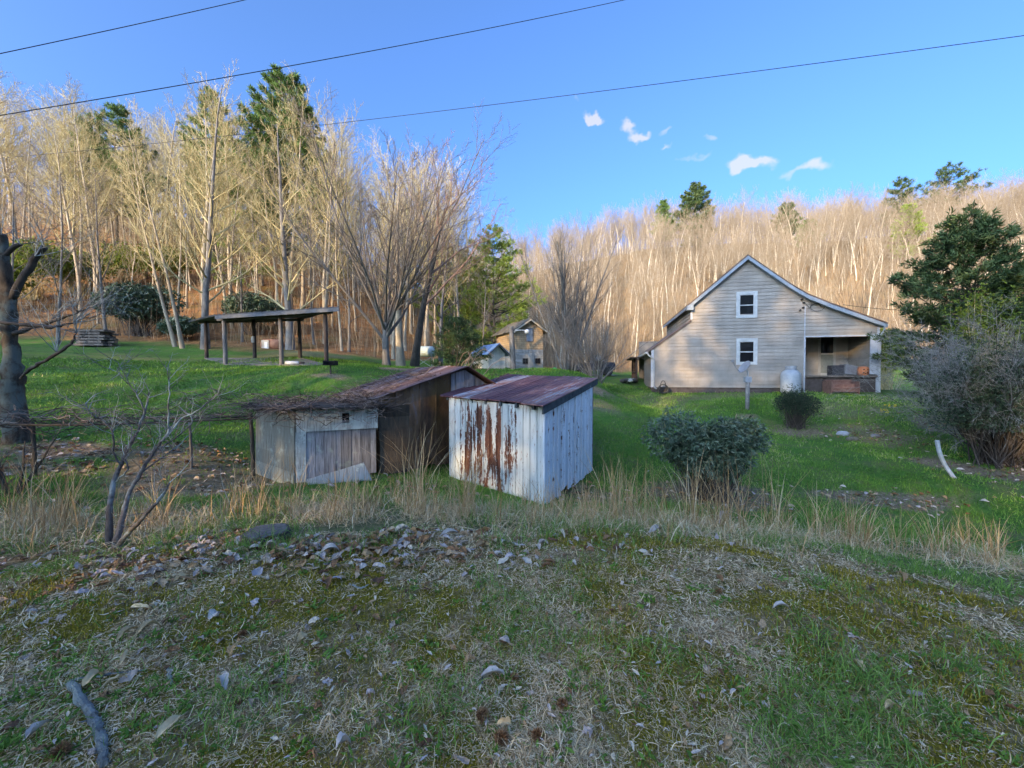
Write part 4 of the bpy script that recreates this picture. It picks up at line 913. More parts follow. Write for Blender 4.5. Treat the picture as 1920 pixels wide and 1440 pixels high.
house = thing('farmhouse', 'grey beige clapboard farmhouse with steep gable and recessed corner porch', 'house', (HO[0], HO[1], zb))
def clap(b, lfun, rfun, za, zt, put, holes=(), ch=.19):
    """horizontal lapped boards; put(u, out, z) gives a world point"""
    n = int(math.ceil((zt-za)/ch))
    for k in range(n):
        zA, zB = za+k*ch, min(za+(k+1)*ch, zt); mid = (zA+zB)/2
        cuts = [(h[0], h[1]) for h in holes if h[2]-.01 < mid < h[3]+.01]
        L0, L1, R0_, R1 = lfun(zA+1e-4), lfun(zB-1e-4), rfun(zA+1e-4), rfun(zB-1e-4)
        segs = [(L0, L1, R0_, R1)]
        for c0, c1 in sorted(cuts):
            new = []
            for s in segs:
                if c0 > s[0] and c0 < max(s[2], s[3]): new.append((s[0], s[1], c0, c0))
                if c1 < min(s[2], s[3]) and c1 > s[0]-9: new.append((max(c1, s[0]), max(c1, s[1]), s[2], s[3]))
                if c1 <= s[0] or c0 >= max(s[2], s[3]): new.append(s)
            segs = new
        for s in segs:
            if s[2]-s[0] < .01: continue
            v = random.random()
            P = [put(s[0], .03, zA), put(s[2], .03, zA), put(s[3], .003, zB), put(s[1], .003, zB)]
            b.add(P, [[0, 1, 2, 3]], a=v)
            b.add([put(s[0], .0, zA), put(s[2], .0, zA), P[1], P[0]], [[0, 1, 2, 3]], a=v)
b = MB(); clap(b, ul, ur, zs, apex[1]-.08, lambda u, o, z: W(u, -o, z), holes)
# left lean-to side, upper left main wall, right side, back
clap(b, lambda z: 0, lambda z: 4.2, zs, zl-.05, lambda v, o, z: W(-o, 4.2-v, z))
clap(b, lambda z: 0, lambda z: DEP, z1-.05, zle, lambda v, o, z: W(u1-o, DEP-v, z))
clap(b, lambda z: 0, lambda z: DEP, zs, reave[1], lambda v, o, z: W(LU+o, v, z), [(2.2, -9, 0, 0)])
clap(b, lambda z: 0, lambda z: LU, zs, reave[1], lambda u, o, z: W(u, DEP-.2+o, z))
# porch recess: back wall, cheeks
PD = 2.2; pdo0, pdz0 = hw(1533, 701, PD); pdo1, pdz1 = hw(1567, 628, PD)
clap(b, lambda z: po0+.02, lambda z: LU-.1, pz0, pz1+.25, lambda u, o, z: W(u, PD-o, z), [(pdo0+.05, pdo1-.05, pz0-.01, pdz1-.08)])
clap(b, lambda z: 0.05, lambda z: PD, pz0, pz1+.2, lambda v, o, z: W(LU-.14-o, v, z))
clap(b, lambda z: 0.05, lambda z: PD, pz0, pz1+.2, lambda v, o, z: W(po0+o+.02, v, z))
b.build('wall', siding_m, house)
def hb(u0, u1_, v0, v1, z0, z1_, a=None): 
    P = [W(u0, v0, z0), W(u1_, v0, z0), W(u1_, v1, z0), W(u0, v1, z0), W(u0, v0, z1_), W(u1_, v0, z1_), W(u1_, v1, z1_), W(u0, v1, z1_)]; return P
trim_m = simple('grey_trim', (.36,.37,.40), (.46,.48,.52), 5, .6, bump=.1, var=.15)
for pc_ in (hb(-.05, .09, -.045, .06, zs, zl-.02), hb(LU-.05, LU+.05, -.04, .06, zb, reave[1]-.16), hb(po0-.07, po0, -.035, .05, zb+.05, pz1+.06), hb(po0, LU-.05, -.034, .05, pz1, pz1+.06), hb(po1, LU-.051, -.03, .03, pz0+.06, pz1-.001), hb(po0-.06, po0-.02, -.03, .0, pz1+.06, pz1+1.6), hb(u1-.04, u1+.06, -.04, .05, z1+.02, zle-.03)):
    MB().hexa(pc_).build('trim', trim_m, house)
# roof planes with thickness and overhang
def roofline(pts, th, v0, v1):
    b = MB()
    for (a, c) in zip(pts[:-1], pts[1:]):
        P = [W(a[0], v0, a[1]-th), W(c[0], v0, c[1]-th), W(c[0], v1, c[1]-th), W(a[0], v1, a[1]-th), W(a[0], v0, a[1]), W(c[0], v0, c[1]), W(c[0], v1, c[1]), W(a[0], v1, a[1])]
        b.hexa(P, .5)
    return b
OV = .32
kc = [(kink[0]+dx, np.interp(kink[0]+dx, [apex[0], kink[0], reave[0]], [apex[1], kink[1], reave[1]])+dz) for dx, dz in ((-.9, -.02), (-.45, .015), (0, .07), (.45, .05), (1.0, .01))]
rl = [apex]+kc+[reave]
rb = roofline(rl, .07, -OV, DEP+OV)
bb = roofline([leave, apex], .07, -OV, DEP+OV); rb = merge([rb, bb, roofline([(-.28, zl-.15), (u1-.02, z1-.0)], .07, -.12, DEP)])
nr = 22
for pts in (rl, [leave, apex]):
    for q in range(nr+1):
        v = -OV+.05+(DEP+2*OV-.1)*q/nr
        for a, c in zip(pts[:-1], pts[1:]):
            rb.hexa([W(a[0], v, a[1]+.002), W(c[0], v, c[1]+.002), W(c[0], v+.04, c[1]+.002), W(a[0], v+.04, a[1]+.002), W(a[0], v, a[1]+.028), W(c[0], v, c[1]+.028), W(c[0], v+.04, c[1]+.028), W(a[0], v+.04, a[1]+.028)], .6)
rf = rb.build('roof', roof_m, house)
fb = MB()
for pts in (rl, [leave, apex]):
    for a, c in zip(pts[:-1], pts[1:]):
        th0, th1 = .075, .26
        fb.hexa([W(a[0], -OV+.005, a[1]-th1), W(c[0], -OV+.005, c[1]-th1), W(c[0], -OV+.035, c[1]-th1), W(a[0], -OV+.035, a[1]-th1), W(a[0], -OV+.005, a[1]-th0), W(c[0], -OV+.005, c[1]-th0), W(c[0], -OV+.035, c[1]-th0), W(a[0], -OV+.035, a[1]-th0)])
        fb.hexa([W(a[0], -OV+.036, a[1]-.235), W(c[0], -OV+.036, c[1]-.235), W(c[0], 0.02, c[1]-.235), W(a[0], 0.02, a[1]-.235), W(a[0], -OV+.036, a[1]-.2), W(c[0], -OV+.036, c[1]-.2), W(c[0], .02, c[1]-.2), W(a[0], .02, a[1]-.2)])
fb.hexa(hb(leave[0]-.04, leave[0]+.28, -OV-.005, .03, leave[1]-.30, leave[1]-.04)); fb.hexa(hb(leave[0]-.03, leave[0]-.003, -OV, DEP+OV, leave[1]-.22, leave[1]-.072))
fb.build('fascia', simple('pale_blue_grey_trim', (.22,.26,.30), (.30,.34,.38), 5, .5, bump=.1, var=.1), rf)
fb = MB(); fb.hexa(hb(0.02, po0-.08, .04, .2, zb-.6, zs+.01)); fb.hexa(hb(po0-.08, LU-.03, .03, .16, zb-.6, pz0-.1)); fb.hexa(hb(0.02, .2, .21, 4.2, zb-.5, zs)); fb.hexa(hb(LU-.2, LU-.02, .2, DEP, zb-1, zs))
fb.build('foundation', found_m, house)
pf = MB()
for q in range(18): 
    w_ = (LU-.02-po0)/18; pf.hexa(hb(po0+w_*q+.004, po0+w_*(q+1)-.004, -.1, PD, pz0-.09, pz0))
pf.build('porch_floor', porch_m, house); MB().hexa(hb(po0-.02, LU-.1, 0.02, PD+.01, pz1+.14, pz1+.17)).build('porch_ceiling', porch_m, house)
# porch steps
su0, sz0 = hw(1560, 712, -.9); su1, sz1 = hw(1600, 733, -.9)
stp = MB()
for q, zz in enumerate((pz0-.22, pz0-.42, pz0-.62)):
    stp.hexa(hb(su0-.02*q, su0+1.15+.02*q, -.1-.28*(q+1), -.1-.28*q-.003, zz-.05, zz)); stp.hexa(hb(su0, su0+1.12, -.1-.28*(q+1)+.03, -.1-.28*(q+1)+.055, zz-.2, zz-.052))
stp.hexa(hb(su0-.04, su0-.005, -.95, -.1, zb-.4, pz0-.3)); stp.hexa(hb(su0+1.13, su0+1.165, -.95, -.1, zb-.4, pz0-.3))
stp.build('steps', simple('red_brown_steps', (.14,.065,.05), (.24,.13,.10), 8, .8), house)
# door with frame
d = MB(); fr = .12
d.hexa(hb(pdo0, pdo0+fr, PD-.06, PD+.03, pz0, pdz1)); d.hexa(hb(pdo1-fr, pdo1, PD-.06, PD+.03, pz0, pdz1)); d.hexa(hb(pdo0+fr, pdo1-fr, PD-.06, PD+.03, pdz1-fr, pdz1)); d.hexa(hb(pdo0+fr, pdo1-fr, PD-.04, PD+.03, (pz0+pdz1)/2+.04, (pz0+pdz1)/2+.12)); d.hexa(hb(pdo0+fr, pdo1-fr, PD-.05, PD+.03, pz0, pz0+.14))
df = d.build('door', simple('grey_door_frame', (.30,.29,.27), (.38,.36,.33), 5, .6), house)
d = MB(); d.hexa(hb(pdo0+fr, pdo1-fr, PD+.0, PD+.02, pz0+.14, (pz0+pdz1)/2+.04), .8); d.build('door_panel', simple('green_grey_door', (.15,.16,.14), (.20,.21,.19), 5, .6), df)
d = MB(); d.hexa(hb(pdo0+fr, pdo1-fr, PD+.0, PD+.02, (pz0+pdz1)/2+.12, pdz1-fr)); d.build('door_glass', glass_m, df)
def window(px0, row0, px1, row1, label):
    a0, z0_ = hw(px0, row1); a1, z1_ = hw(px1, row0); t = .13; b = MB()
    b.hexa(hb(a0, a0+t, -.05, .02, z0_, z1_), .9); b.hexa(hb(a1-t, a1, -.05, .02, z0_, z1_), .9); b.hexa(hb(a0+t, a1-t, -.05, .02, z1_-t, z1_), .9); b.hexa(hb(a0+t, a1-t, -.06, .02, z0_, z0_+t*.8), .9)
    w = b.build('window', white_m, house); tag(w, label)
    b = MB(); zi0, zi1 = z0_+t*.8, z1_-t; s = .055; a0 += t; a1 -= t
    b.hexa(hb(a0, a0+s, -.035, .03, zi0, zi1)); b.hexa(hb(a1-s, a1, -.035, .03, zi0, zi1)); zm = (zi0+zi1)/2
    for za in (zi0, zm-s*.6, zi1-s): b.hexa(hb(a0+s, a1-s, -.034, .03, za, za+s))
    b.build('sash', white_m, w)
    b = MB(); b.hexa(hb(a0+.01, a1-.01, .0, .02, zi0+.01, zi1-.01)); b.build('pane', glass_m, w)
window(1380, 546, 1420, 597, 'small upper window in the gable'); window(1380, 634, 1420, 684, 'small lower window')
# downspouts and gutter ends
def pipe(b, pts, r, sides=8): chain(pts, [r]*len(pts), 3, sides, b)
g1 = MB(); lo = hw(1224, 728)[1]
pipe(g1, [W(-.22, -.14, zl-.22), W(-.2, -.14, zl-.34), W(.06, -.09, zl-.55), W(.1, -.09, zl-.9), W(.1, -.09, lo+.4), W(.1, -.09, lo+.1), W(.2, -.3, lo)], .045)
g1.hexa(hb(-.36, -.22, -.13, DEP, zl-.26, zl-.14)); g1.build('downspout', white_m, house)
g1 = MB(); ez = reave[1]-.2
pipe(g1, [W(reave[0]-.06, -.2, ez), W(reave[0]-.06, -.2, ez-.18), W(LU+.1, -.02, ez-.45), W(LU+.1, .0, ez-.8), W(LU+.1, .0, zb+.4), W(LU+.1, .0, zb-.1)], .045)
g1.hexa(hb(reave[0]-.1, reave[0]+.04, -.3, DEP, ez-.0, ez+.12)); g1.build('downspout', white_m, house)
# rear left porch: dark posts, rail and lattice roof seen past the corner
rp = MB(); 
for v in (4.4, 6.2, 8.2):
    rp.hexa(hb(-.55, -.42, v, v+.13, zb, zl-.3))
rp.hexa(hb(-.55, -.48, 4.4, 8.3, zs+.85, zs+.95)); rp.hexa(hb(-.9, .1, 4.2, 8.6, zl-.3, zl-.22)); rp.hexa(hb(-.6, 0.1, 4.3, 8.4, zs-.05, zs+.05))
for q in range(14): rp.hexa(hb(-.53, -.49, 4.5+q*.27, 4.54+q*.27, zs+.05, zs+.85))
rp.hexa(hb(.5, .6, 4.2, 8.4, zs, zl-.3)); rp.build('side_porch', simple('dark_brown_timber', (.05,.03,.022), (.10,.06,.045), 6, .8), house)
# service mast insulators and cable loops at the gable
cb = MB()
for px, row in ((1502,562),(1506,568),(1505,577),(1499,582)):
    u, z = hw(px, row); cb.tubes(np.array([W(u, -.02, z), W(u, -.13, z)]), np.array([.045, .045]), 8, cap=True)
u, z = hw(1512, 579); tt = np.linspace(0, 2*PI*1.3, 22)
cb.tubes(np.array([W(u+.35+.28*math.cos(t)+.02*t, -.08-.01*t, z+.05+.2*math.sin(t)) for t in tt]), np.full(22, .014), 5)
cb.tubes(np.array([W(u-.1, -.06, z+.3), W(u+.1, -.07, z+.05), W(u+.3, -.08, z+.2), W(u+.6, -.3, z+.25)]), np.full(4, .012), 5)
cb.build('cable_bracket', simple('black_rubber', (.01,.01,.01), (.03,.03,.03), 9, .6), house)
# things on the porch
u, z = hw(1640, 690, .3); pc = W(LU-.50, .22, pz0)
def lathe(b, c, prof, n=20, a=.5, axis=2, lobes=0):
    pts = []
    for r, h in prof:
        for k in range(n):
            t = 2*PI*k/n; rr = r*(1+(.05*math.cos(lobes*t) if lobes else 0)); v = [rr*math.cos(t), rr*math.sin(t), h]
            if axis == 0: v = [h, rr*math.cos(t), rr*math.sin(t)]
            pts.append(np.array(c)+np.array(v))
    F = [[i*n+k, i*n+(k+1) % n, (i+1)*n+(k+1) % n, (i+1)*n+k] for i in range(len(prof)-1) for k in range(n)]
    off = b.n; b.add(pts, F, a=a); b.NG.append([off+k for k in range(n)][::-1]); b.NG.append([off+(len(prof)-1)*n+k for k in range(n)])
pb = thing('pumpkin_bucket', 'orange plastic pumpkin pail with dark cut-outs on the porch corner', 'pail', pc)
b = MB(); lathe(b, pc, [(.14, .0), (.2, .05), (.23, .2), (.23, .33), (.19, .43), (.16, .46)], 24, lobes=8); b.build('pail_body', simple('orange_plastic', (.50,.15,.06), (.62,.21,.09), 5, .5), pb)
b = MB()
for du, dz, s in ((-.08,.3,.035),(.08,.3,.035),(0,.22,.025),(-.08,.14,.03),(.08,.14,.03),(0,.11,.03)):
    b.box(pc+HU*du-HV*.215+np.array([0, 0, dz]), (s*1.6, .03, s*1.6), AX)
b.build('cut_out', simple('pail_black', (.01,.01,.01), (.02,.02,.02), 5, .7), pb)
pg = W(LU-1.75, .75, pz0); gr = thing('porch_cabinet', 'low dark grey box with a slanting lid stored on the porch', 'box', pg)
b = MB(); b.box(pg+HU*.28+np.array([0, 0, .27]), (.52, .5, .54), AX); b.build('box_body', simple('dark_box', (.03,.03,.035), (.07,.065,.07), 5, .6), gr)
b = MB(); c0 = pg+HU*.56; b.hexa([c0+HU*a+HV*v_+np.array([0, 0, z_]) for a, v_, z_ in ((0,-.3,.08),(.68,-.3,.02),(.68,.3,.02),(0,.3,.08),(.05,-.3,.60),(.58,-.3,.48),(.58,.3,.48),(.05,.3,.60))]); b.build('slanted_lid', simple('grey_cover', (.14,.14,.15), (.22,.22,.23), 5, .7), gr)
# hose reel and leaves at house corner
c = W(.55, -.45, 0); c[2] = g(c[0], c[1]); o = thing('hose_reel', 'small dark hose reel leaning at the left corner of the house', 'hose reel', c); b = MB(); tt = np.linspace(0, 2*PI*5, 90)
b.tubes(np.array([c+HU*(.24*math.cos(t))+HV*(.012*t-.2)+np.array([0, 0, .3+.24*math.sin(t)]) for t in tt]), np.full(90, .022), 6); b.build('hose', simple('dark_hose', (.02,.02,.02), (.06,.06,.055), 5, .5), o)
b = MB(); pipe(b, [c+HU*-.18, c+HU*-.12+[0, 0, .6], c+HU*0+[0, 0, .75], c+HU*.12+[0, 0, .6], c+HU*.18], .02); b.build('frame', simple('dark_iron', (.02,.02,.022), (.05,.05,.05), 5, .5, metal=.5), o)
# junk by the side porch
c = W(-1.0, 3.6, 0); c[2] = g(c[0], c[1]); b = MB()
for q in range(16):
    p = c+np.array([R0.normal(0, .35), R0.normal(0, .35), .12+.1*R0.random()]); pp = R0.normal(size=(14, 3)); 
    lathe(b, p-np.array([0,0,.12]), [(.05, 0), (R0.uniform(.1,.2), .08), (R0.uniform(.08,.18), .2), (.04, .26)], 7, a=R0.random())
tag(b.build('rock_pile', vcol('mixed_rocks', [(0, (.03,.03,.03)), (.7, (.12,.11,.10)), (1, (.5,.5,.48))], .8), smooth=True), 'heap of dark and white rocks beside the left side porch', 'rock pile')

# white upright gas tank
c = W(hw(1484, 722, -1.0)[0], -.9, 0); c[2] = g(c[0], c[1])-.02; o = thing('gas_tank', 'white upright propane cylinder against the house wall behind the twiggy shrub', 'gas tank', c)
b = MB(); lathe(b, c, [(.32, 0), (.32, .1), (.41, .12), (.44, .2), (.45, 1.0), (.42, 1.12), (.32, 1.24), (.2, 1.32), (.05, 1.35)], 28); b.build('tank_body', simple('white_tank_paint', (.27,.30,.33), (.38,.41,.43), 4, .4, bump=.1), o, smooth=True)
b = MB(); lathe(b, c+np.array([0, 0, 1.30]), [(.24, 0), (.24, .16)], 20); lathe(b, c+np.array([0, 0, 1.46]), [(.25, 0), (.25, .03)], 20); b.build('valve_guard', simple('grey_guard', (.2,.21,.23), (.35,.36,.38), 4, .5), o)

# satellite dish on a post
c = hit(1401, 768); o = thing('satellite_dish', 'grey satellite dish on a short timber post in front of the house', 'satellite dish', c)
top = at(1399, 716, c[1]); b = MB(); hgt = top[2]-c[2]; b.tubes(np.array([c-[0, 0, .3], c+[.01, 0, hgt]]), np.array([.085, .08]), 8, cap=True); b.build('post', simple('weathered_post', (.14,.13,.12), (.26,.25,.23), 9, .85), o, smooth=True)
b = MB(); b.box(c+[0, 0, hgt+.1], (.26, .16, .24)); pipe(b, [c+[0, 0, hgt+.2], c+[0, 0, hgt+.42], c+[-.06, 0, hgt+.5]], .03); b.build('bracket', simple('pale_metal', (.35,.36,.38), (.5,.51,.53), 7, .45, metal=.4), o)
dc = c+np.array([-.13, -.02, hgt+.62]); nd = np.array([-.80, -.10, .60]); nd /= np.linalg.norm(nd); e1 = np.cross(nd, [0, 0, 1]); e1 /= np.linalg.norm(e1); e2 = np.cross(e1, nd)
b = MB(); V = []; 
for i in range(7):
    for k in range(28):
        r_ = i/6*.30; t = 2*PI*k/28; V.append(dc+e1*r_*math.cos(t)*.92+e2*r_*math.sin(t)*1.05+nd*(.55*r_*r_))
b.add(V, [[i*28+k, i*28+(k+1) % 28, (i+1)*28+(k+1) % 28, (i+1)*28+k] for i in range(6) for k in range(28)]); V2 = [v-nd*.012 for v in V]; b.add(V2, [[i*28+k, (i+1)*28+k, (i+1)*28+(k+1) % 28, i*28+(k+1) % 28] for i in range(6) for k in range(28)])
b.build('reflector', simple('dish_grey', (.22,.22,.23), (.34,.34,.35), 6, .5), o, smooth=True)
b = MB(); lp = dc+nd*.62-e2*.12; pipe(b, [dc-e2*.30+nd*.03, dc-e2*.26+nd*.35, lp], .014, 6); b.box(lp, (.08, .07, .1)); b.build('feed_arm', simple('arm_grey', (.16,.16,.16), (.28,.28,.28), 6, .5), o)

# ================================================================== SHEDS
def wall_planks(b, p0, p1, b0, b1, t0, t1, w, th, outn, jit=.006, gap=.006, ragged=.02, rib=False, prof=None, a=None):
    """vertical planks from p0 to p1 (xy); bottoms and tops interpolated"""
    p0 = np.array(p0[:2], float); p1 = np.array(p1[:2], float); L = np.linalg.norm(p1-p0); n = max(1, int(round(L/w))); o = np.array(outn[:2], float); o /= np.linalg.norm(o); cuts = np.linspace(0, 1, n+1); cuts[1:-1] += R0.normal(0, .12/n, n-1)
    for k in range(n):
        f0, f1 = cuts[k], cuts[k+1]-gap/L; j = R0.normal(0, jit); q0 = p0+(p1-p0)*f0; q1 = p0+(p1-p0)*f1; rg = abs(R0.normal(0, ragged))
        lo0 = b0+(b1-b0)*f0+rg; lo1 = b0+(b1-b0)*f1+rg; hi = (lambda f: prof(f)) if prof else (lambda f: t0+(t1-t0)*f)
        P = [(*(q0+o*j), lo0), (*(q1+o*(j+R0.normal(0, jit*.5))), lo1), (*(q1+o*(j-th)), lo1), (*(q0+o*(j-th)), lo0)]
        ht = [hi(f0), hi(f1)]
        P = P+[(P[0][0], P[0][1], ht[0]), (P[1][0], P[1][1], ht[1]), (P[2][0], P[2][1], ht[1]), (P[3][0], P[3][1], ht[0])]
        b.hexa(P, R0.random() if a is None else a)
        if rib:
            rp = q0+o*(j+.012); b.tubes(np.array([[rp[0], rp[1], lo0], [rp[0], rp[1], ht[0]-.01]]), np.array([.014, .014]), 5, a=[.6])
def st_fn(p0, p1):
    p0 = np.array(p0[:2], float); d = np.array(p1[:2], float)-p0; L = np.linalg.norm(d); d /= L
    return lambda V: np.stack([(V[:, :2]-p0)@d, V[:, 2], (V[:, :2]-p0)@np.array([-d[1], d[0]])], -1)
def rusty_white(name, paint0, paint1, lo, hi, amount):
    """peeling whitewash over rusted metal; the rust sits between s=lo..hi along the wall"""
    k = N(name); co = k.coord('st'); a = k.n('ShaderNodeAttribute'); a.attribute_name = 'st'; sp = k.n('ShaderNodeSeparateXYZ'); k.l(a.outputs['Vector'], sp.inputs[0])
    st2 = k.coord('st', (7, .9, 1)); st3 = k.coord('st', (16, 5, 1)); st4 = k.coord('st', (28, 2.2, 1))
    n1 = k.noise(st2, 1, 5, .6); n2 = k.noise(st3, 1.6, 6, .75); n3 = k.noise(st4, 1, 4, .6)
    env = k.ramp(k.math('DIVIDE', k.math('SUBTRACT', sp.outputs[0], lo), hi-lo), [(0, 0), (.14, .85), (.5, 1), (.8, .55), (1, 0)])
    hgt = k.ramp(k.math('MULTIPLY_ADD', sp.outputs[1], .45, 1.15), [(0, .8), (.62, 1), (.80, .85), (.93, .0)])
    m = k.math('MULTIPLY', k.math('MULTIPLY', env, hgt), amount)
    sc = k.math('ADD', k.math('MULTIPLY', n1, 1.25), k.math('ADD', k.math('MULTIPLY', n2, .75), k.math('MULTIPLY', k.math('SUBTRACT', k.attr(), .5), .16)))
    sc = k.math('ADD', sc, m)
    rustm = k.ramp(k.math('MULTIPLY', sc, .5), [(.60, 0), (.625, 1)]); flake = k.ramp(k.math('ADD', n2, k.math('MULTIPLY', n3, .5)), [(.86, 0), (.92, .9)])
    paint = k.ramp(n1, [(.3, paint0), (.7, paint1)]); paint = k.mix(k.ramp(n3, [(.45, 0), (.75, .5)]), paint, tuple(q*.62 for q in paint0))
    rust = k.ramp(k.math('ADD', k.math('MULTIPLY', n2, .6), k.math('MULTIPLY', n3, .4)), [(.32, (.035,.014,.012)), (.5, (.11,.04,.025)), (.64, (.26,.11,.06)), (.75, (.42,.30,.22))])
    col = k.mix(rustm, k.mix(flake, paint, (.30,.15,.09)), rust)
    # every piece slightly lighter or darker at random
    col = k.mix(1, col, vv_rgb(k, k.math('MULTIPLY_ADD', k.attr(), .18, .9)), 'MULTIPLY')
    k.bump(k.math('ADD', n2, rustm), .35, .006); return k.fin(col, .62, 0, .3)
# --- grey metal shed
SA = np.array([.61, 7.5]); SB = np.array([-1.44, 9.15]); SC = np.array([2.02, 9.85]); SE = SB+(SC-SA)*.98
gA, gB, gC, gE = [g(*q) for q in (SA, SB, SC, SE)]
shed = thing('metal_shed', 'pale blue grey painted metal shed with peeling rust and a rusty lean-to roof', 'shed', (*SA, gA))
tA, tB, tC, tE = -.60, -.50, -.20, -.16
nL = np.array([-(SB-SA)[1], (SB-SA)[0]]); nL = -nL if nL@np.array([0, -1]) < 0 else nL
nR = np.array([(SC-SA)[1], -(SC-SA)[0]])
b = MB(); wall_planks(b, SB, SA, gB-.05, gA-.08, tB, tA, .17, .02, nL, .005, rib=True, ragged=.03)
wl = b.build('wall', rusty_white('peeling_front_metal', (.50,.53,.50), (.70,.72,.69), .25, 2.3, .30), shed, st=st_fn(SB, SA)); tag(wl, 'front wall with large rust patches')
b = MB(); wall_planks(b, SA, SC, gA-.06, gC-.05, tA, tC, .20, .02, nR, .008, rib=True, ragged=.05)
wr = b.build('wall', rusty_white('peeling_skylit_side_metal', (.60,.66,.70), (.74,.79,.82), .3, 2.9, .05), shed, st=st_fn(SA, SC)); tag(wr, 'right wall with small rust flecks')  # skylight put into the colour: paler, bluer paint than the front
b = MB(); wall_planks(b, SC, SE, gC-.05, gE-.05, tC, tE, .3, .02, SE-SA); wall_planks(b, SE, SB, gE-.05, gB-.05, tE, tB, .3, .02, SB-SA)
tag(b.build('wall', simple('old_grey_boards', (.14,.13,.12), (.26,.25,.24), 6, .85), shed), 'rear walls')
def rust_roof(name, stops):
    k = N(name); st2 = k.coord('st', (3.2, .6, 1)); n1 = k.noise(st2, 1, 5, .7); n2 = k.noise(k.coord('st', (1, 3.5, 1)), 3, 5, .7)
    v = k.math('ADD', k.math('MULTIPLY', n1, .55), k.math('ADD', k.math('MULTIPLY', n2, .2), k.math('MULTIPLY', k.attr(), .32)))
    col = k.ramp(v, stops); k.bump(n2, .3, .005); return k.fin(col, .6, .15, .35)
def sheet_roof(p00, p10, p01, p11, nsheet, th=.02, rib=4, wave=.0):
    """sheets laid side by side from edge p00-p10 (low) to p01-p11 (high)"""
    b = MB(); p00, p10, p01, p11 = [np.array(q, float) for q in (p00, p10, p01, p11)]
    for k in range(nsheet):
        f0, f1 = k/nsheet, (k+1)/nsheet+.01; lift = .006*(k % 2)+R0.normal(0, .004); v = R0.random()
        n = 7; rows = []
        ov0, ov1 = R0.normal(0, .015), R0.normal(0, .015)
        for i in range(n):
            t = i/(n-1); tt = t*(1+ov1-ov0)+ov0
            a_ = (p00+(p10-p00)*f0)*(1-tt)+(p01+(p11-p01)*f0)*tt; c_ = (p00+(p10-p00)*f1)*(1-tt)+(p01+(p11-p01)*f1)*tt
            z = np.array([0, 0, lift+R0.normal(0, wave)]); rows.append((a_+z, c_+z))
        T_ = np.array([[q for q in r_] for r_ in rows]); V = np.concatenate([T_.reshape(-1, 3), T_.reshape(-1, 3)-[0, 0, th]]); m = 2*n; F = []
        for i in range(n-1): F += [[2*i, 2*i+1, 2*i+3, 2*i+2], [m+2*i, m+2*i+2, m+2*i+3, m+2*i+1], [2*i, 2*i+2, m+2*i+2, m+2*i], [2*i+1, m+2*i+1, m+2*i+3, 2*i+3]]
        F += [[0, m, m+1, 1], [2*n-2, 2*n-1, m+2*n-1, m+2*n-2]]; b.add(V, F, a=v)
        for r_ in range(rib):
            f = (r_)/rib; P = [(1-f)*q[0]+f*q[1]+np.array([0, 0, .004]) for q in rows]; b.tubes(np.array(P), np.full(n, .016 if r_ == 0 else .010), 5, a=[min(1, v+.25)])
    return b
low0 = at(828, 740, 9.35); low1 = at(1018, 760, 7.32); hi1 = at(1120, 708, 10.15); hi0 = low0+(hi1-low1)*.97
b = sheet_roof(low0, low1, hi0, hi1, 6, wave=.006)
rdir = (low1-low0)
b.build('roof', rust_roof('streaked_rust_roof', [(.32, (.07,.028,.035)), (.52, (.16,.075,.085)), (.62, (.32,.16,.12)), (.70, (.42,.40,.42)), (.9, (.56,.60,.63))]), shed, st=st_fn(low0, low1))
b = MB()   # verge board on the right edge, eave rafters
dn = np.array([0, 0, -1.])
v0, v1 = low1+[0.01, -.01, -.03], hi1+[.01, -.01, -.03]; side = np.array([rdir[0], rdir[1], 0]); side /= np.linalg.norm(side)
b.hexa([v0+dn*.14, v1+dn*.14, v1+dn*.14-side*.035, v0+dn*.14-side*.035, v0, v1, v1-side*.035, v0-side*.035]); 
for q in range(7):
    f = (q+.3)/7; s_ = low0+(low1-low0)*f; e_ = hi0+(hi1-hi0)*f; w_ = side*.06; s_ = s_+(e_-s_)*.012
    b.hexa([s_+dn*.12, s_+w_+dn*.12, e_+w_+dn*.12, e_+dn*.12, s_+dn*.03, s_+w_+dn*.03, e_+w_+dn*.03, e_+dn*.03])
b.build('rafter', simple('dark_blue_grey_timber', (.035,.045,.05), (.09,.11,.12), 8, .8), shed)
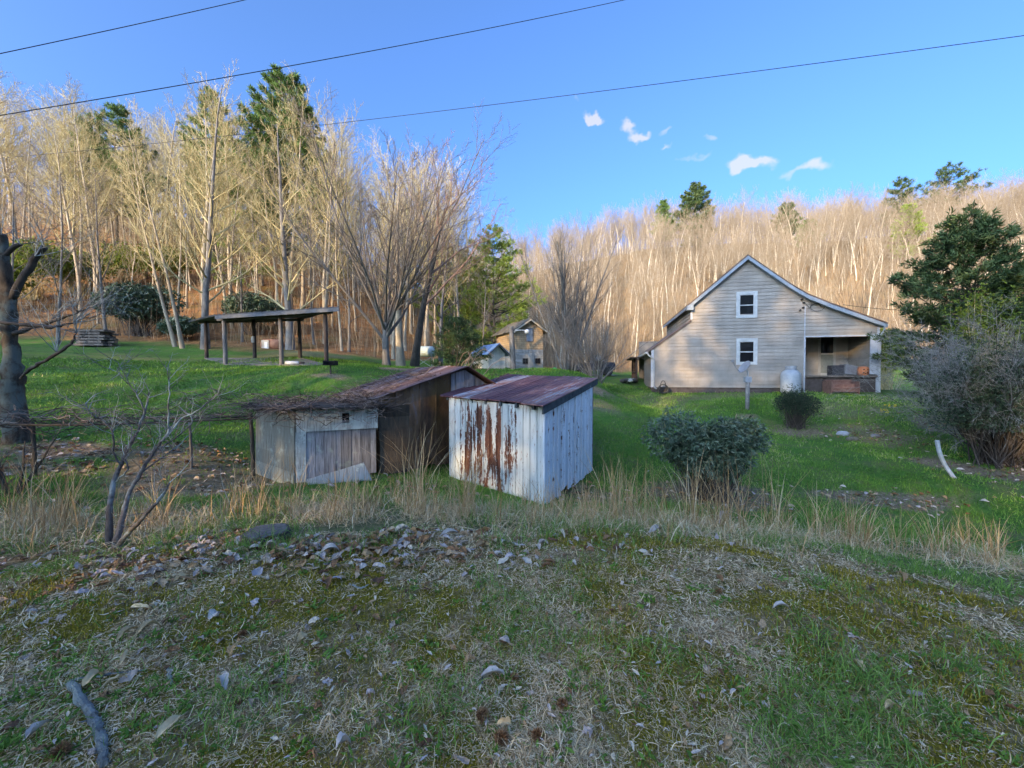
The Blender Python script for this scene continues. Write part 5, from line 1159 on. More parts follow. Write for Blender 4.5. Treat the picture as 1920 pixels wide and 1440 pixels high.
# --- taller rusted shed in the middle
MA_ = np.array([-3.05, 8.85]); MBp = np.array([-.62, 10.6]); MD = np.array([-1.75, 2.35]); dirM = (MBp-MA_)/np.linalg.norm(MBp-MA_)
ap = at(877, 686, 10.0); apf = float(((ap[:2]-MA_)@dirM)/np.linalg.norm(MBp-MA_)); apx = MA_+dirM*np.linalg.norm(MBp-MA_)*apf
zA, zAp, zB = at(702, 741, 8.85)[2], ap[2]-.03, at(912, 719, 10.6)[2]
ms = thing('rusted_shed', 'tall dark rusted metal shed with a gable roof between the coop and the grey shed', 'shed', (*MA_, g(*MA_)))
prof = lambda f: (zA+(zAp-zA)*f/apf if f < apf else zAp+(zB-zAp)*(f-apf)/(1-apf))-.04
nM = np.array([dirM[1], -dirM[0]])
def rust_sheet(name, c):
    k = N(name); n1 = k.noise(k.coord('st', (2.5, .8, 1)), 1.2, 6, .7, .5); n2 = k.noise(k.coord('st', (12, 3, 1)), 1, 5, .75); n3 = k.noise(k.coord('st', (1, 1, 1)), .9, 3, .5)
    v = k.math('ADD', k.math('MULTIPLY', n1, .7), k.math('MULTIPLY', n2, .3)); col = k.ramp(v, c)
    col = k.mix(k.ramp(n3, [(.55, 0), (.66, .65)]), col, (.16,.085,.02)); col = k.mix(k.ramp(n2, [(.62, 0), (.7, .5)]), col, (.17,.19,.21))
    col = k.mix(1, col, vv_rgb(k, k.math('MULTIPLY_ADD', k.attr(), .6, .7)), 'MULTIPLY'); k.bump(v, .4, .01); return k.fin(col, .65, .1, .3)
rs_m = rust_sheet('brown_rusted_sheet', [(.32, (.045,.024,.018)), (.46, (.11,.058,.036)), (.56, (.20,.11,.06)), (.68, (.17,.14,.15)), (.8, (.30,.24,.20))])
b = MB(); gm0, gm1 = g(*MA_), g(*MBp)
wall_planks(b, MA_, MBp, gm0-.05, gm1-.05, 0, 0, .52, .015, nM, .012, prof=prof, ragged=.05, rib=True)
for f, j in ((.18, .02), (.42, .02)): # horizontal sheet laps
    q = MA_+(MBp-MA_)*f; 
wall_planks(b, MA_+MD, MA_, g(*(MA_+MD))-.05, gm0-.05, zA-.05, zA-.05, .5, .015, (-dirM)); wall_planks(b, MBp, MBp+MD, gm1-.05, g(*(MBp+MD))-.05, zB-.05, zB-.05, .5, .015, dirM)
b.build('wall', rs_m, ms, st=st_fn(MA_, MBp))
b = MB(); q0 = MA_+(MBp-MA_)*.62+nM*.04; q1 = MA_+(MBp-MA_)*1.0+nM*.04; wall_planks(b, q0, q1, -1.0, -1.0, 0, 0, .13, .02, nM, .01, prof=lambda f: prof(.62+.38*f)-.03, a=None)
tag(b.build('gable_board', simple('grey_old_boards', (.11,.11,.11), (.26,.27,.29), 8, .85, (1, 1, .2)), ms), 'grey weathered boards in the gable')
e0 = np.array([*(MA_-dirM*.2+nM*.22), zA-.10]); e1_ = np.array([*(apx+nM*.22), zAp+.03]); e2_ = np.array([*(MBp+dirM*.25+nM*.22), zB-.10]); D3 = np.array([MD[0], MD[1], 0])*1.12
b = merge([sheet_roof(e0, e0+D3, e1_, e1_+D3, 6, rib=3, wave=.012), sheet_roof(e2_+D3, e2_, e1_+D3, e1_, 5, rib=3, wave=.012)])
b.build('roof', rust_roof('purple_brown_roof', [(.30, (.05,.03,.03)), (.5, (.12,.07,.065)), (.65, (.20,.14,.15)), (.8, (.34,.31,.33))]), ms, st=st_fn(e0[:2], (e0+D3)[:2]))
# --- low coop
CA = np.array([-4.22, 7.7]); CB_ = np.array([-2.88, 8.35]); CCn = np.array([-5.75, 8.9]); cdir = CB_-CA; cl = CCn-CA; CE = CB_+cl
coop = thing('chicken_coop', 'low weathered plank coop with lichen patches and a small square hole', 'coop', (*CA, g(*CA)))
zt = -.62; zr = -.80; gq = [g(*q) for q in (CA, CB_, CCn, CE)]
nF = np.array([cdir[1], -cdir[0]]); nF = nF/np.linalg.norm(nF); nS = np.array([-cl[1], cl[0]]); nS = nS if nS@np.array([-1, -1]) > 0 else -nS; nS = nS/np.linalg.norm(nS)
def old_wood(name, c0, c1, lich=(.30,.36,.34), amt=.55):
    k = N(name); n1 = k.noise(k.coord('st', (14, 1.0, 1)), 1.2, 6, .7); n2 = k.noise(k.coord('st', (1, 1, 1)), 3.5, 5, .7); n3 = k.noise(k.coord('st', (60, 2.5, 1)), 1, 3, .6)
    col = k.ramp(n1, [(.3, c0), (.7, c1)]); col = k.mix(k.ramp(n3, [(.35, .6), (.5, 0)]), col, (.03,.028,.028)); col = k.mix(k.ramp(n2, [(amt, 0), (amt+.09, .75)]), col, lich)
    col = k.mix(1, col, vv_rgb(k, k.math('MULTIPLY_ADD', k.attr(), .75, .62)), 'MULTIPLY'); k.bump(n3, .5, .006); return k.fin(col, .88, 0, .15)
b = MB(); wall_planks(b, CA+(CB_-CA)*.11, CB_, gq[0]-.02, gq[1]-.02, zr-.12, zr-.10, .165, .022, nF, .008, ragged=.05)
b.build('door_planks', old_wood('blue_grey_planks', (.17,.165,.17), (.38,.38,.39), (.36,.40,.33), .56), coop, st=st_fn(CA, CB_))
b = MB(); o2 = nF*.03; hx = .60; hw_ = .085
def pbox(b, p, q, z0, z1, n, th, a=None):
    p = np.array(p); q = np.array(q); b.hexa([(*p, z0), (*q, z0), (*(q-n*th), z0), (*(p-n*th), z0), (*p, z1), (*q, z1), (*(q-n*th), z1), (*(p-n*th), z1)], a)
PQ = lambda f: CA+(CB_-CA)*f+nF*.03
# header board around the small square opening
pbox(b, PQ(0), PQ(hx-.045), zr-.30, zt, nF, .03, .8); pbox(b, PQ(hx+.045), PQ(1.02), zr-.30, zt-.06, nF, .03, .8); pbox(b, PQ(hx-.045), PQ(hx+.045), zr-.30, zr-.16, nF, .03, .8); pbox(b, PQ(hx-.045), PQ(hx+.045), zr+.04, zt-.03, nF, .03, .8)
pbox(b, PQ(-.01), PQ(.11), gq[0]-.05, zr-.303, nF, .03, .7)
b.build('header_board', old_wood('lichened_header', (.27,.29,.27), (.42,.45,.43), (.48,.54,.50), .5), coop, st=st_fn(CA, CB_))
b = MB()   # left side: big overlapping slabs
for q in range(5):
    z0_ = gq[0]-.1+q*.30; z1_ = z0_+.33; p = CA+nS*(.03+.006*(5-q)); r_ = CCn+nS*(.03+.006*(5-q)); b.hexa([(*p, z0_), (*r_, z0_+.0), (*(r_-nS*.03), z0_), (*(p-nS*.03), z0_), (*(p-nS*.008), min(z1_, zt-.02)), (*(r_-nS*.008), min(z1_, zt-.08)), (*(r_-nS*.03), min(z1_, zt-.08)), (*(p-nS*.03), min(z1_, zt-.02))])
pbox(b, CCn, CE, gq[2]-.1, zt-.1, -cdir/np.linalg.norm(cdir)*0+np.array([.3, .95]), .02)
b.build('side_slab', old_wood('dark_slabs', (.13,.13,.11), (.25,.25,.21), (.30,.33,.28), .56), coop, st=st_fn(CA, CCn))
b = MB(); P = [CA+nF*.2+nS*.2-cdir*.02, CB_+nF*.15, CE, CCn+nS*.2]; b.hexa([(*P[0], zt-.0), (*P[1], zt-.06), (*P[2], zt+.02), (*P[3], zt-.06), (*P[0], zt+.03), (*P[1], zt-.02), (*P[2], zt+.06), (*P[3], zt-.02)]); b.build('roof', simple('tar_roof', (.03,.025,.022), (.07,.06,.05), 6, .9), coop)
b = MB(); PI_ = MB(); pbox(b, CA-nF*.12+cdir*.05, CB_-nF*.12-cdir*.05, gq[0]-.1, zt-.1, nF, .02); b.build('shade_backing', simple('painted_inside_shade', (.008,.007,.006), (.015,.013,.012), 4, .9), coop)  # black sheet stands for the shade behind the hole and plank gaps
# filler wall between coop and rusted shed
b = MB(); f0 = CB_+np.array([.03, .12]); f1 = MA_+np.array([.1, .1]); 
for q in range(6): pbox(b, f0+R0.normal(0, .006, 2), f0+np.array([.55, .35])+R0.normal(0, .006, 2), g(*f0)+q*.25, g(*f0)+q*.25+.248, nF, .02)
tag(b.build('plank_stack', old_wood('dark_infill', (.05,.035,.025), (.11,.085,.06), (.12,.11,.08), .62), st=st_fn(f0, f1)), 'dark horizontal boards closing the gap between coop and rusted shed', 'boards')
# metal trough sheet leaning on the coop
p0 = hit(575, 925, 5, 12); p1 = hit(672, 905, 5, 12); p0 = np.array([-3.85, 7.35, 0]); p1 = np.array([-2.8, 7.85, 0]); p0[2] = g(*p0[:2]); p1[2] = g(*p1[:2]); b = MB()
nn = np.array([nF[0], nF[1], 0]); up = np.array([0, 0, 1.])
tip0 = p0+up*.05; mid = (p0+p1)/2; V = [p0+up*.0, p1+up*.02+nn*.05, p1-(p1-p0)*.12+up*.34-nn*.14, p0+(p1-p0)*.45+up*.21-nn*.08, p0+up*.09-nn*.03]
off = nn*.012; b.add([v+off for v in V]+[v-off for v in V]); b.NG += [[0,1,2,3,4], [9,8,7,6,5]]+[[i, 5+i, 5+(i+1) % 5, (i+1) % 5] for i in range(5)]
tag(b.build('fallen_sheet', old_wood('lichen_dotted_sheet', (.24,.26,.25), (.34,.37,.36), (.60,.64,.50), .62), st=st_fn(p0, p1)), 'grey lichen dotted sheet leaning on the foot of the plank coop', 'sheet')

# --- dead vines over coop and rusted shed, grape trellis
vine_m = vcol('dead_vines', [(0, (.05,.034,.028)), (.5, (.14,.095,.075)), (1, (.36,.27,.22))], .9)
def vines(b, fn, n, L, rr=(.004, .011), up=.05, curl=.5, m=9):
    Pp_, Rr_ = [], []
    for k in range(n):
        s, t = R0.random(), R0.random(); p = fn(s, t)+np.array([0, 0, .015]); az = R0.uniform(0, 6.28); P = [p]; el = R0.normal(.0, .35)
        for i in range(m-1):
            az += R0.normal(0, curl); el = el*.7+R0.normal(0, .3); st = L*R0.uniform(.6, 1.3)/(m-1); q = P[-1]+st*np.array([math.cos(az)*math.cos(el), math.sin(az)*math.cos(el), math.sin(el)])
            P.append(q)
        Pp_.append(P); Rr_.append(np.linspace(1, .45, m)*R0.uniform(*rr))
    b.tubes(np.array(Pp_), np.array(Rr_), 4)
b = MB(); q4 = [np.array([*P_, zt+.03]) for P_ in P]
coopf = lambda s, t: (q4[0]*(1-s)+q4[1]*s)*(1-t)+(q4[3]*(1-s)+q4[2]*s)*t
vines(b, lambda s, t: coopf(s, t)+[0, 0, .03+.06*R0.random()], 220, .55, (.003, .008))
vines(b, lambda s, t: coopf(s*.15-.05, t)+[0, 0, -.0-.12*R0.random()], 110, .55)
vines(b, lambda s, t: coopf(s, -.02)+[0, 0, -.05-.28*R0.random()**2], 110, .6, (.003, .008))
vines(b, lambda s, t: coopf(.9+.3*s, t*.6)+[0, 0, .0+.1*R0.random()-.15*s], 180, .7)
tag(b.build('vine_tangle', vine_m), 'tangle of dead brown vines heaped on the low coop roof', 'vines')
b = MB(); mroof = lambda s, t: (e0*(1-s)+e1_*s)*(1-t)+(e0+D3)*(1-s)*t+(e1_+D3)*s*t
vines(b, lambda s, t: mroof(s*.75, t)+[0, 0, .02+.03*R0.random()], 230, .5, (.003, .008), curl=.35)
vines(b, lambda s, t: mroof(s*.2-.05, t*.4)+[0, 0, -.1+.12*R0.random()], 110, .6)
tag(b.build('vine_tangle', vine_m), 'dead vines matted over the left roof slope of the rusted shed', 'vines')
b = MB()   # bare vine shoots arching over the right end of the ridge
for k in range(20):
    p = e2_*R0.uniform(0, .8)+e1_*0; p = e1_+(e2_-e1_)*R0.random()+D3*R0.random()*.4+[0, 0, .03]; az = R0.normal(.4, 1.2); h = R0.uniform(.15, .5); L = R0.uniform(.4, 1.2); t = np.linspace(0, 1, 8)
    b.tubes(np.stack([p[0]+math.cos(az)*L*t, p[1]-abs(math.sin(az))*L*t*.6, p[2]+h*np.sin(t*PI*.8)+R0.normal(0, .02, 8)], -1), np.linspace(.010, .003, 8)*R0.uniform(.6, 1.3), 5)
tag(b.build('climbing_vine', vine_m), 'bare vine shoots arching off the gable between the two metal sheds', 'vine')
# trellis rail and posts
tr = thing('grape_trellis', 'long horizontal rail on posts carrying dead vines left of the coop', 'trellis', gp(360, 8.3))
rl0, rl1, rl2 = at(-40, 796, 7.2), at(240, 794, 7.9), at(484, 784, 9.0)
b = MB(); chain([rl0, at(120, 797, 7.5), rl1, rl2], [.022, .02, .02, .022], 5, 6, b, .004); chain([at(200, 783, 8.6), at(350, 784, 8.9), at(484, 780, 9.4)], [.02, .02, .02], 4, 6, b, .004)
b.build('rail', bark_dark, tr, smooth=True)
for px, row, d, r_, w_ in ((470,776,8.9,.05,'dark'),(355,795,8.5,.03,'g'),(60,795,7.5,.035,'d')):
    top = at(px, row, d); bt_ = np.array([top[0]+.03, top[1], g(top[0], top[1])-.2]); b = MB(); chain([bt_, (bt_+top)/2+[.02, 0, 0], top+[0, 0, .04]], [r_, r_*.9, r_*.85], 4, 8, b, .004); b.build('post', bark_dark if w_ != 'g' else bark_grey, tr, smooth=True)
b = MB(); vines(b, lambda s, t: rl0*(1-s)+rl2*s+np.array([0, R0.uniform(-.2, 1.1), R0.normal(.0, .035)]), 190, .8, (.003, .009), curl=.3)
vines(b, lambda s, t: rl0*(1-s)*.4+rl0*.0+rl1*(.6+.4*s)*1.0-rl1*.0*s+np.array([-.6, .2, R0.normal(0, .1)]) if False else at(R0.uniform(-30, 200), R0.uniform(770, 800), 7.6), 60, .9, (.004, .011), curl=.35)
vines(b, lambda s, t: at(R0.uniform(340, 490), R0.uniform(735, 785), 8.8), 110, .6, (.003, .008), curl=.4)
b.build('vine', vine_m, tr)

# ================================================================== PICNIC SHELTER
timber_dk = simple('creosoted_post', (.035,.025,.022), (.085,.065,.055), 7, .85, (1, 1, .3)); timber_gy = simple('grey_post', (.13,.11,.10), (.24,.21,.19), 7, .85, (1, 1, .3))
sh = thing('picnic_shelter', 'open sided picnic shelter with dark metal roof on six posts', 'shelter', gp(500, 20))
posts = [((423,684,600),19.2,timber_gy),((528,683,596),18.6,timber_gy),((612,686,588),18.0,timber_dk),((388,670,602),22.4,timber_dk),((478,673,602),22.0,timber_dk),((563,672,600),21.6,timber_dk)]
PT = []
for (px, rb_, rt_), d, m in posts:
    q = gp(px, d); tz = at(px, rt_, d)[2]; b = MB(); chain([q-[0, 0, .3], (q+[0, 0, .8]), np.array([q[0]-.04, q[1], tz+.05])], [.10, .095, .085], 3, 9, b, .0); b.build('post', m, sh, smooth=True); PT.append((q, tz))
fl, fr_, bl_, br_ = [np.array([PT[i][0][0], PT[i][0][1], PT[i][1]]) for i in (0, 2, 3, 5)]
zf = fl[2]; zfr = fr_[2]; ux = (fr_-fl)/np.linalg.norm(fr_-fl); uy = (bl_-fl); uyn = np.linalg.norm(uy[:2]); uy = uy/uyn
F0 = fl-ux*.75-uy*.7+[0, 0, .28]; F1 = fr_+ux*.35-uy*.7+[0, 0, .28]; Bk0 = bl_-ux*1.1+uy*.7+[0, 0, .06]; Bk1 = br_+ux*1.0+uy*.7+[0, 0, .14]
b = MB(); t_ = np.array([0, 0, .05]); b.hexa([F0-t_, F1-t_, Bk1-t_, Bk0-t_, F0, F1, Bk1, Bk0], .4)
for q in range(24): 
    f = q/23; b.tubes(np.array([F0+(F1-F0)*f+[0, 0, .01], Bk0+(Bk1-Bk0)*f+[0, 0, .01]]), np.array([.02, .02]), 4, a=[.5])
b.build('roof', simple('blue_black_roof', (.03,.033,.04), (.06,.065,.075), 5, .7), sh)
b = MB(); 
def beam(p, q, w, h):
    p, q = np.array(p), np.array(q); d = q-p; s = np.cross(d, [0, 0, 1]); s = s/np.linalg.norm(s)*w/2; hh = np.array([0, 0, h]); b.hexa([p-s, q-s, q+s, p+s, p-s+hh, q-s+hh, q+s+hh, p+s+hh])
beam(F0-[0, 0, .21], F1-[0, 0, .21], .05, .155); b.build('fascia', simple('grey_blue_fascia', (.05,.055,.065), (.09,.10,.12), 5, .5), sh)
b = MB(); beam(fl-ux*.5-uy*.12-[0, 0, .02], fr_+ux*.3-uy*.12-[0, 0, .02], .06, .15); beam(bl_-ux*.5-uy*-.12-[0, 0, .12], br_+ux*.3+uy*.12-[0, 0, .06], .06, .14)
for i, j in ((0, 3), (1, 4), (2, 5)):
    p = np.array([PT[i][0][0], PT[i][0][1], PT[i][1]]); q = np.array([PT[j][0][0], PT[j][0][1], PT[j][1]]); beam(p-uy*.5+[.1, 0, .1], q+uy*.5+[.1, 0, 0], .06, .12)
b.build('beam', simple('dark_beam', (.045,.038,.034), (.11,.095,.085), 6, .85), sh)
# electrical box on a shelter post
q, tz = PT[4]; c = q+np.array([0, -.13, (tz-q[2])*.52]); b = MB(); b.box(c, (.14, .09, .34)); b.build('meter_box', simple('pale_grey_metal_box', (.4,.42,.42), (.55,.57,.57), 6, .5), sh)
# concrete slab
b = MB(); q = [np.array([PT[i][0][0], PT[i][0][1]]) for i in (0, 2, 5, 3)]; cen = sum(q)/4; q = [cen+(v-cen)*1.05 for v in q]; zz = [g(*v) for v in q]
b.hexa([(*v, z_-.3) for v, z_ in zip(q, zz)]+[(*v, z_+.04) for v, z_ in zip(q, zz)]); tag(b.build('concrete_pad', simple('dirty_concrete', (.14,.13,.11), (.24,.22,.19), 3, .9)), kind='structure')
# bundle lying under the shelter
c = gp(549, 18.7)+np.array([0, 0, .1]); b = MB(); lathe(b, c-np.array([.35, 0, 0]), [(.02, 0), (.09, .02), (.10, .35), (.085, .62), (.03, .66)], 12, axis=0); o = thing('rolled_tarp', 'pale grey roll lying on the slab beside the middle front post', 'roll', c); b.build('roll', simple('pale_tarp', (.36,.38,.40), (.5,.52,.55), 6, .7), o, smooth=True)
b = MB(); lathe(b, c+np.array([.33, 0, .0]), [(.05, 0), (.07, .05), (.06, .22)], 12, axis=0); b.build('roll_end', timber_dk, o, smooth=True)
# park grill
c = hit(620, 706, 8, 25); d = 15.2; c = gp(620, d); o = thing('park_grill', 'black charcoal grill box on a single post in the lawn by the shelter', 'grill', c)
hz = at(620, 685, d)[2]-c[2]; b = MB(); b.tubes(np.array([c-[0, 0, .1], c+[0, 0, hz]]), np.array([.03, .03]), 8); b.build('post', timber_dk, o)
b = MB()
for dx, dy, sx, sy, sz in ((0,.0,.44,.34,.02),(-.21,0,.02,.34,.18),(.21,0,.02,.34,.18),(0,.17,.40,.02,.18)): b.box(c+[dx, dy, hz+sz/2], (sx, sy, sz))
b.build('fire_box', simple('black_iron', (.012,.010,.010), (.04,.03,.03), 8, .7, metal=.3), o)
b = MB()
for q in range(9): b.tubes(np.array([c+[-.2, -.15+q*.038, hz+.14], c+[.2, -.15+q*.038, hz+.14]]), np.array([.006, .006]), 5)
b.build('grate', simple('black_grate', (.02,.02,.02), (.05,.04,.04), 8, .6, metal=.5), o)

# ================================================================== TANKS, BUILDINGS BEYOND
def tank(name, label, px, d, zc_row, L, r, m, sm, legh, xb=True, m2=None):
    q = gp(px, d); zc = at(px, zc_row, d)[2]; c = np.array([q[0], q[1], zc]); o = thing(name, label, 'tank', q); b = MB()
    lathe(b, c-[L/2, 0, 0], [(r*.55, -.04), (r*.9, 0), (r, .07), (r, L-.07), (r*.9, L), (r*.55, L+.04)], 20, axis=0); b.build('tank_body', m, o, smooth=True); b = MB()
    for sx in (-.4, .4):
        for sy in (-r*.7, r*.7): b.tubes(np.array([c+[sx*L, sy, -r*.6], [c[0]+sx*L, c[1]+sy, q[2]-.15]]), np.array([.035, .035]), 6)
    if xb:
        b.tubes(np.array([c+[-.4*L, -r*.7, -r], [c[0]+.4*L, c[1]-r*.7, q[2]+.1]]), np.array([.02, .02]), 5); b.tubes(np.array([c+[.4*L, -r*.7, -r], [c[0]-.4*L, c[1]-r*.7, q[2]+.1]]), np.array([.02, .02]), 5)
    b.build('stand', sm, o); return o, c
tm_ = N('blue_grey_tank_paint'); n1 = tm_.noise(tm_.coord('Object', (1, 1, 2.5)), 2.5, 6, .7); tkm = (tm_.bump(n1, .2, .01), tm_.fin(tm_.ramp(n1, [(.35, (.36,.45,.45)), (.55, (.46,.54,.54)), (.62, (.25,.25,.16)), (.75, (.40,.47,.46))]), .5))[1]
tank('fuel_tank', 'pale blue grey horizontal tank on a braced stand at the wood edge', 796, 27.5, 659, 1.42, .37, tkm, simple('stand_wood', (.25,.24,.22), (.4,.38,.36), 6, .8), .5)
o, c = tank('oil_tank', 'rusty orange and cream oval tank behind the shelter', 512, 27.5, 647, 1.25, .42, simple('rust_orange_tank', (.22,.085,.05), (.40,.19,.11), 4, .7), timber_dk, .3, False)
b = MB(); b.box(c+[-.25, -.42, .0], (.5, .05, .6)); b.build('side_panel', simple('cream_panel', (.45,.38,.30), (.62,.56,.47), 3, .6), o)
b = MB(); b.box(c+[-.18, -.455, -.05], (.2, .02, .42)); b.build('side_label', simple('white_label', (.6,.6,.6), (.72,.72,.72), 3, .6), o)
def gable_house(name, label, cat, left, corner, right, zt_l, ridge_h, base, wallm, roofm, th=.06, ov=.25, wall2=None, zsplit=None):
    """front gable from corner to right (xy), side wall from corner to left"""
    cr, rt, lf = [np.array(q, float) for q in (corner, right, left)]; dl = lf-cr; u = (rt-cr); n = np.linalg.norm(u); u = u/n; nf = np.array([u[1], -u[0]]); ns = -u; mid = (cr+rt)/2
    o = thing(name, label, cat, (*cr, base)); pr = lambda f: zt_l+ridge_h*(1-abs(2*f-1))
    return o, cr, rt, lf, dl, u, n, nf, ns, mid, pr
# small shed with blue metal roof
c1 = at(916, 700, 28.0); c2 = at(947, 700, 28.8); cr = c1[:2]; rt = c2[:2]; u = (rt-cr)/np.linalg.norm(rt-cr); dlv = np.array([-1.35, 2.6]); bz = g(*cr)-.1
zt_ = at(916, 661, 28)[2]; apz = at(933, 644, 28.4)[2]; nf = np.array([u[1], -u[0]]); Lw = np.linalg.norm(rt-cr)
o = thing('small_shed', 'small whitewashed block shed with bright blue metal roof', 'shed', (*cr, bz))
cream = simple('cream_whitewash', (.55,.50,.40), (.74,.69,.58), 3, .8); b = MB(); wall_planks(b, cr, rt, bz, bz, 0, 0, Lw/5, .05, nf, .002, gap=.002, ragged=0, prof=lambda f: zt_+(apz-zt_)*(1-abs(2*f-1))-.05)
wall_planks(b, cr+dlv, cr, bz, bz, zt_-.03, zt_-.03, .6, .05, -u, .003, gap=.002, ragged=0); wall_planks(b, rt, rt+dlv, bz, bz, zt_-.03, zt_-.03, .6, .05, u, .003, gap=.002); b.build('wall', cream, o)
ml = np.array([*((cr+rt)/2), apz]); ea = np.array([*(cr-u*.3), zt_-.16]); ec = np.array([*(rt+u*.3), zt_-.16]); D = np.array([*dlv, 0]); nfo = np.array([*nf, 0])*.35
b = merge([sheet_roof(ea+nfo, ea+D-nfo, ml+nfo, ml+D-nfo, 4, .03, 3), sheet_roof(ec+D-nfo, ec+nfo, ml+D-nfo, ml+nfo, 4, .03, 3)]); b.build('roof', simple('bright_blue_metal', (.12,.26,.50), (.20,.36,.60), 3, .35, metal=.2, var=.2), o)
b = MB(); b.hexa([ea+nfo*1.02-[0, 0, .14], ml+nfo*1.02-[0, 0, .14], ml+nfo*.9-[0, 0, .14], ea+nfo*.9-[0, 0, .14], ea+nfo*1.02-[0, 0, .04], ml+nfo*1.02-[0, 0, .04], ml+nfo*.9-[0, 0, .04], ea+nfo*.9-[0, 0, .04]]); b.hexa([ml+nfo*1.02-[0, 0, .14], ec+nfo*1.02-[0, 0, .14], ec+nfo*.9-[0, 0, .14], ml+nfo*.9-[0, 0, .14], ml+nfo*1.02-[0, 0, .04], ec+nfo*1.02-[0, 0, .04], ec+nfo*.9-[0, 0, .04], ml+nfo*.9-[0, 0, .04]]); b.build('fascia', timber_gy, o)
# two storey granary
gd = 35.0; c1 = at(963, 694, gd); c2 = at(1018, 694, gd+.6); c0 = at(930, 694, gd+3.6); cr, rt, lf = c1[:2], c2[:2], c0[:2]; u = (rt-cr)/np.linalg.norm(rt-cr); nf = np.array([u[1], -u[0]]); ns = (cr-lf); ns = np.array([-ns[1], ns[0]])/np.linalg.norm(ns); ns = ns if ns[0] < 0 else -ns
bz = min(g(*cr), g(*rt))-.1; bz2 = at(990, 694, gd)[2]-.15; bz = min(bz, bz2); zs_ = at(990, 655, gd)[2]; zt_ = at(990, 617, gd)[2]; apz = at(990, 597, gd)[2]; dlv = lf-cr
o = thing('granary', 'two storey outbuilding with tan brick patterned upper walls over grey planks', 'outbuilding', (*cr, bz))
k = N('tan_brick_paper'); bt = k.n('ShaderNodeTexBrick'); bt.inputs['Scale'].default_value = 1; bt.inputs['Brick Width'].default_value = .42; bt.inputs['Row Height'].default_value = .19; bt.inputs['Mortar Size'].default_value = .012
bt.inputs['Color1'].default_value = (.33,.225,.135,1); bt.inputs['Color2'].default_value = (.40,.285,.175,1); bt.inputs['Mortar'].default_value = (.16,.11,.07,1); k.l(k.coord('st'), bt.inputs['Vector'])
brickm = k.fin(k.mix(k.ramp(k.noise(k.coord('Object'), 3, 5), [(.4, 0), (.7, .6)]), bt.outputs[0], (.24,.17,.11)), .9)
b = MB()
um = (cr+rt)/2
for p, q, za, zb_, zc_ in ((cr, um, zs_, zt_-.04, apz-.06), (um, rt, zs_, apz-.06, zt_-.04)):
    b.hexa([(*p, za), (*q, za), (*(q-nf*.08), za), (*(p-nf*.08), za), (*p, zb_), (*q, zc_), (*(q-nf*.08), zc_), (*(p-nf*.08), zb_)], .5)
b.hexa([(*lf, zs_), (*cr, zs_), (*(cr-ns*.08), zs_), (*(lf-ns*.08), zs_), (*lf, zt_-.04), (*cr, zt_-.04), (*(cr-ns*.08), zt_-.04), (*(lf-ns*.08), zt_-.04)], .5)
b.build('upper_wall', brickm, o, st=lambda V: np.stack([V[:, 0]*.9+V[:, 1]*.45, V[:, 2], V[:, 0]*0], -1))
b = MB()
nrow = 7; hh = (zs_-bz)/nrow
for q in range(nrow):
    z0_ = bz+q*hh; pbox(b, cr+nf*.03, rt+nf*.03, z0_+.008, z0_+hh-.008, nf, .1); pbox(b, lf+ns*.03, cr+ns*.03, z0_+.008, z0_+hh-.008, ns, .1)
b.build('lower_wall', simple('silver_grey_planks', (.18,.18,.17), (.34,.34,.33), 6, .85, (.3, 1, 1)), o)
def onf(px, row, w, h, off=.05):
    """a box on the granary front, centred at a pixel"""
    r = ray(px, row); t = ((cr+nf*off)@nf)/(r[:2]@nf); p = r*t; return p, (np.array([*u, 0]), np.array([*-nf, 0]), np.array([0, 0, 1.]))
p, ax = onf(993, 628, 0, 0, .03); wn = MB(); W2, H2 = .62, 1.15
for dx, dz, sx, sz in ((-W2/2,0,.08,H2),(W2/2,0,.08,H2),(0,-H2/2,W2,.08),(0,H2/2,W2,.08),(0,0,W2-.08,.04)): wn.box(p+ax[0]*dx+[0, 0, dz], (sx, .06, sz), ax)
w = wn.build('window', simple('dark_wood_frame', (.10,.09,.08), (.18,.16,.15), 5, .8), o); b = MB(); b.box(p-ax[1]*.01, (W2-.06, .03, H2-.06), ax); b.build('pane', simple('sky_painted_glass', (.10,.14,.18), (.16,.2,.26), 2, .1), w)  # sky reflection painted into the pane colour
for px in (985, 1008):
    p, ax = onf(px, 677, 0, 0, .07); wn = MB(); W2, H2 = .5, .52
    for dx, dz, sx, sz in ((-W2/2,0,.06,H2),(W2/2,0,.06,H2),(0,-H2/2,W2,.06),(0,H2/2,W2,.06),(0,0,W2,.03),(0,0,.03,H2)): wn.box(p+ax[0]*dx+[0, 0, dz], (sx, .05, sz), ax)
    w = wn.build('window', simple('grey_wood_frame', (.10,.10,.10), (.2,.2,.19), 5, .8), o); b = MB(); b.box(p-ax[1]*.01, (W2-.04, .03, H2-.04), ax); b.build('pane', glass_m, w)
p, ax = onf(996, 678, 0, 0, .06); b = MB()
for q in range(3): b.box(p+ax[0]*(q-1)*.19+[0, 0, -.02], (.18, .05, 1.35), ax)
b.build('door', simple('grey_plank_door', (.20,.20,.19), (.32,.32,.31), 6, .85, (1, 1, .2)), o)
ml = np.array([*um, apz]); D = np.array([*dlv, 0]); dN = D/np.linalg.norm(D)*.35; ea = np.array([*(cr-u*.35), zt_-.25]); ec = np.array([*(rt+u*.35), zt_-.25])
b = merge([sheet_roof(ea-dN*1.4, ea+D+dN, ml-dN*1.4, ml+D+dN, 5, .05, 2), sheet_roof(ec+D+dN, ec-dN*1.4, ml+D+dN, ml-dN*1.4, 5, .05, 2)]); b.build('roof', simple('grey_brown_roofing', (.10,.09,.075), (.19,.17,.14), 4, .85, var=.2), o)
b = MB()
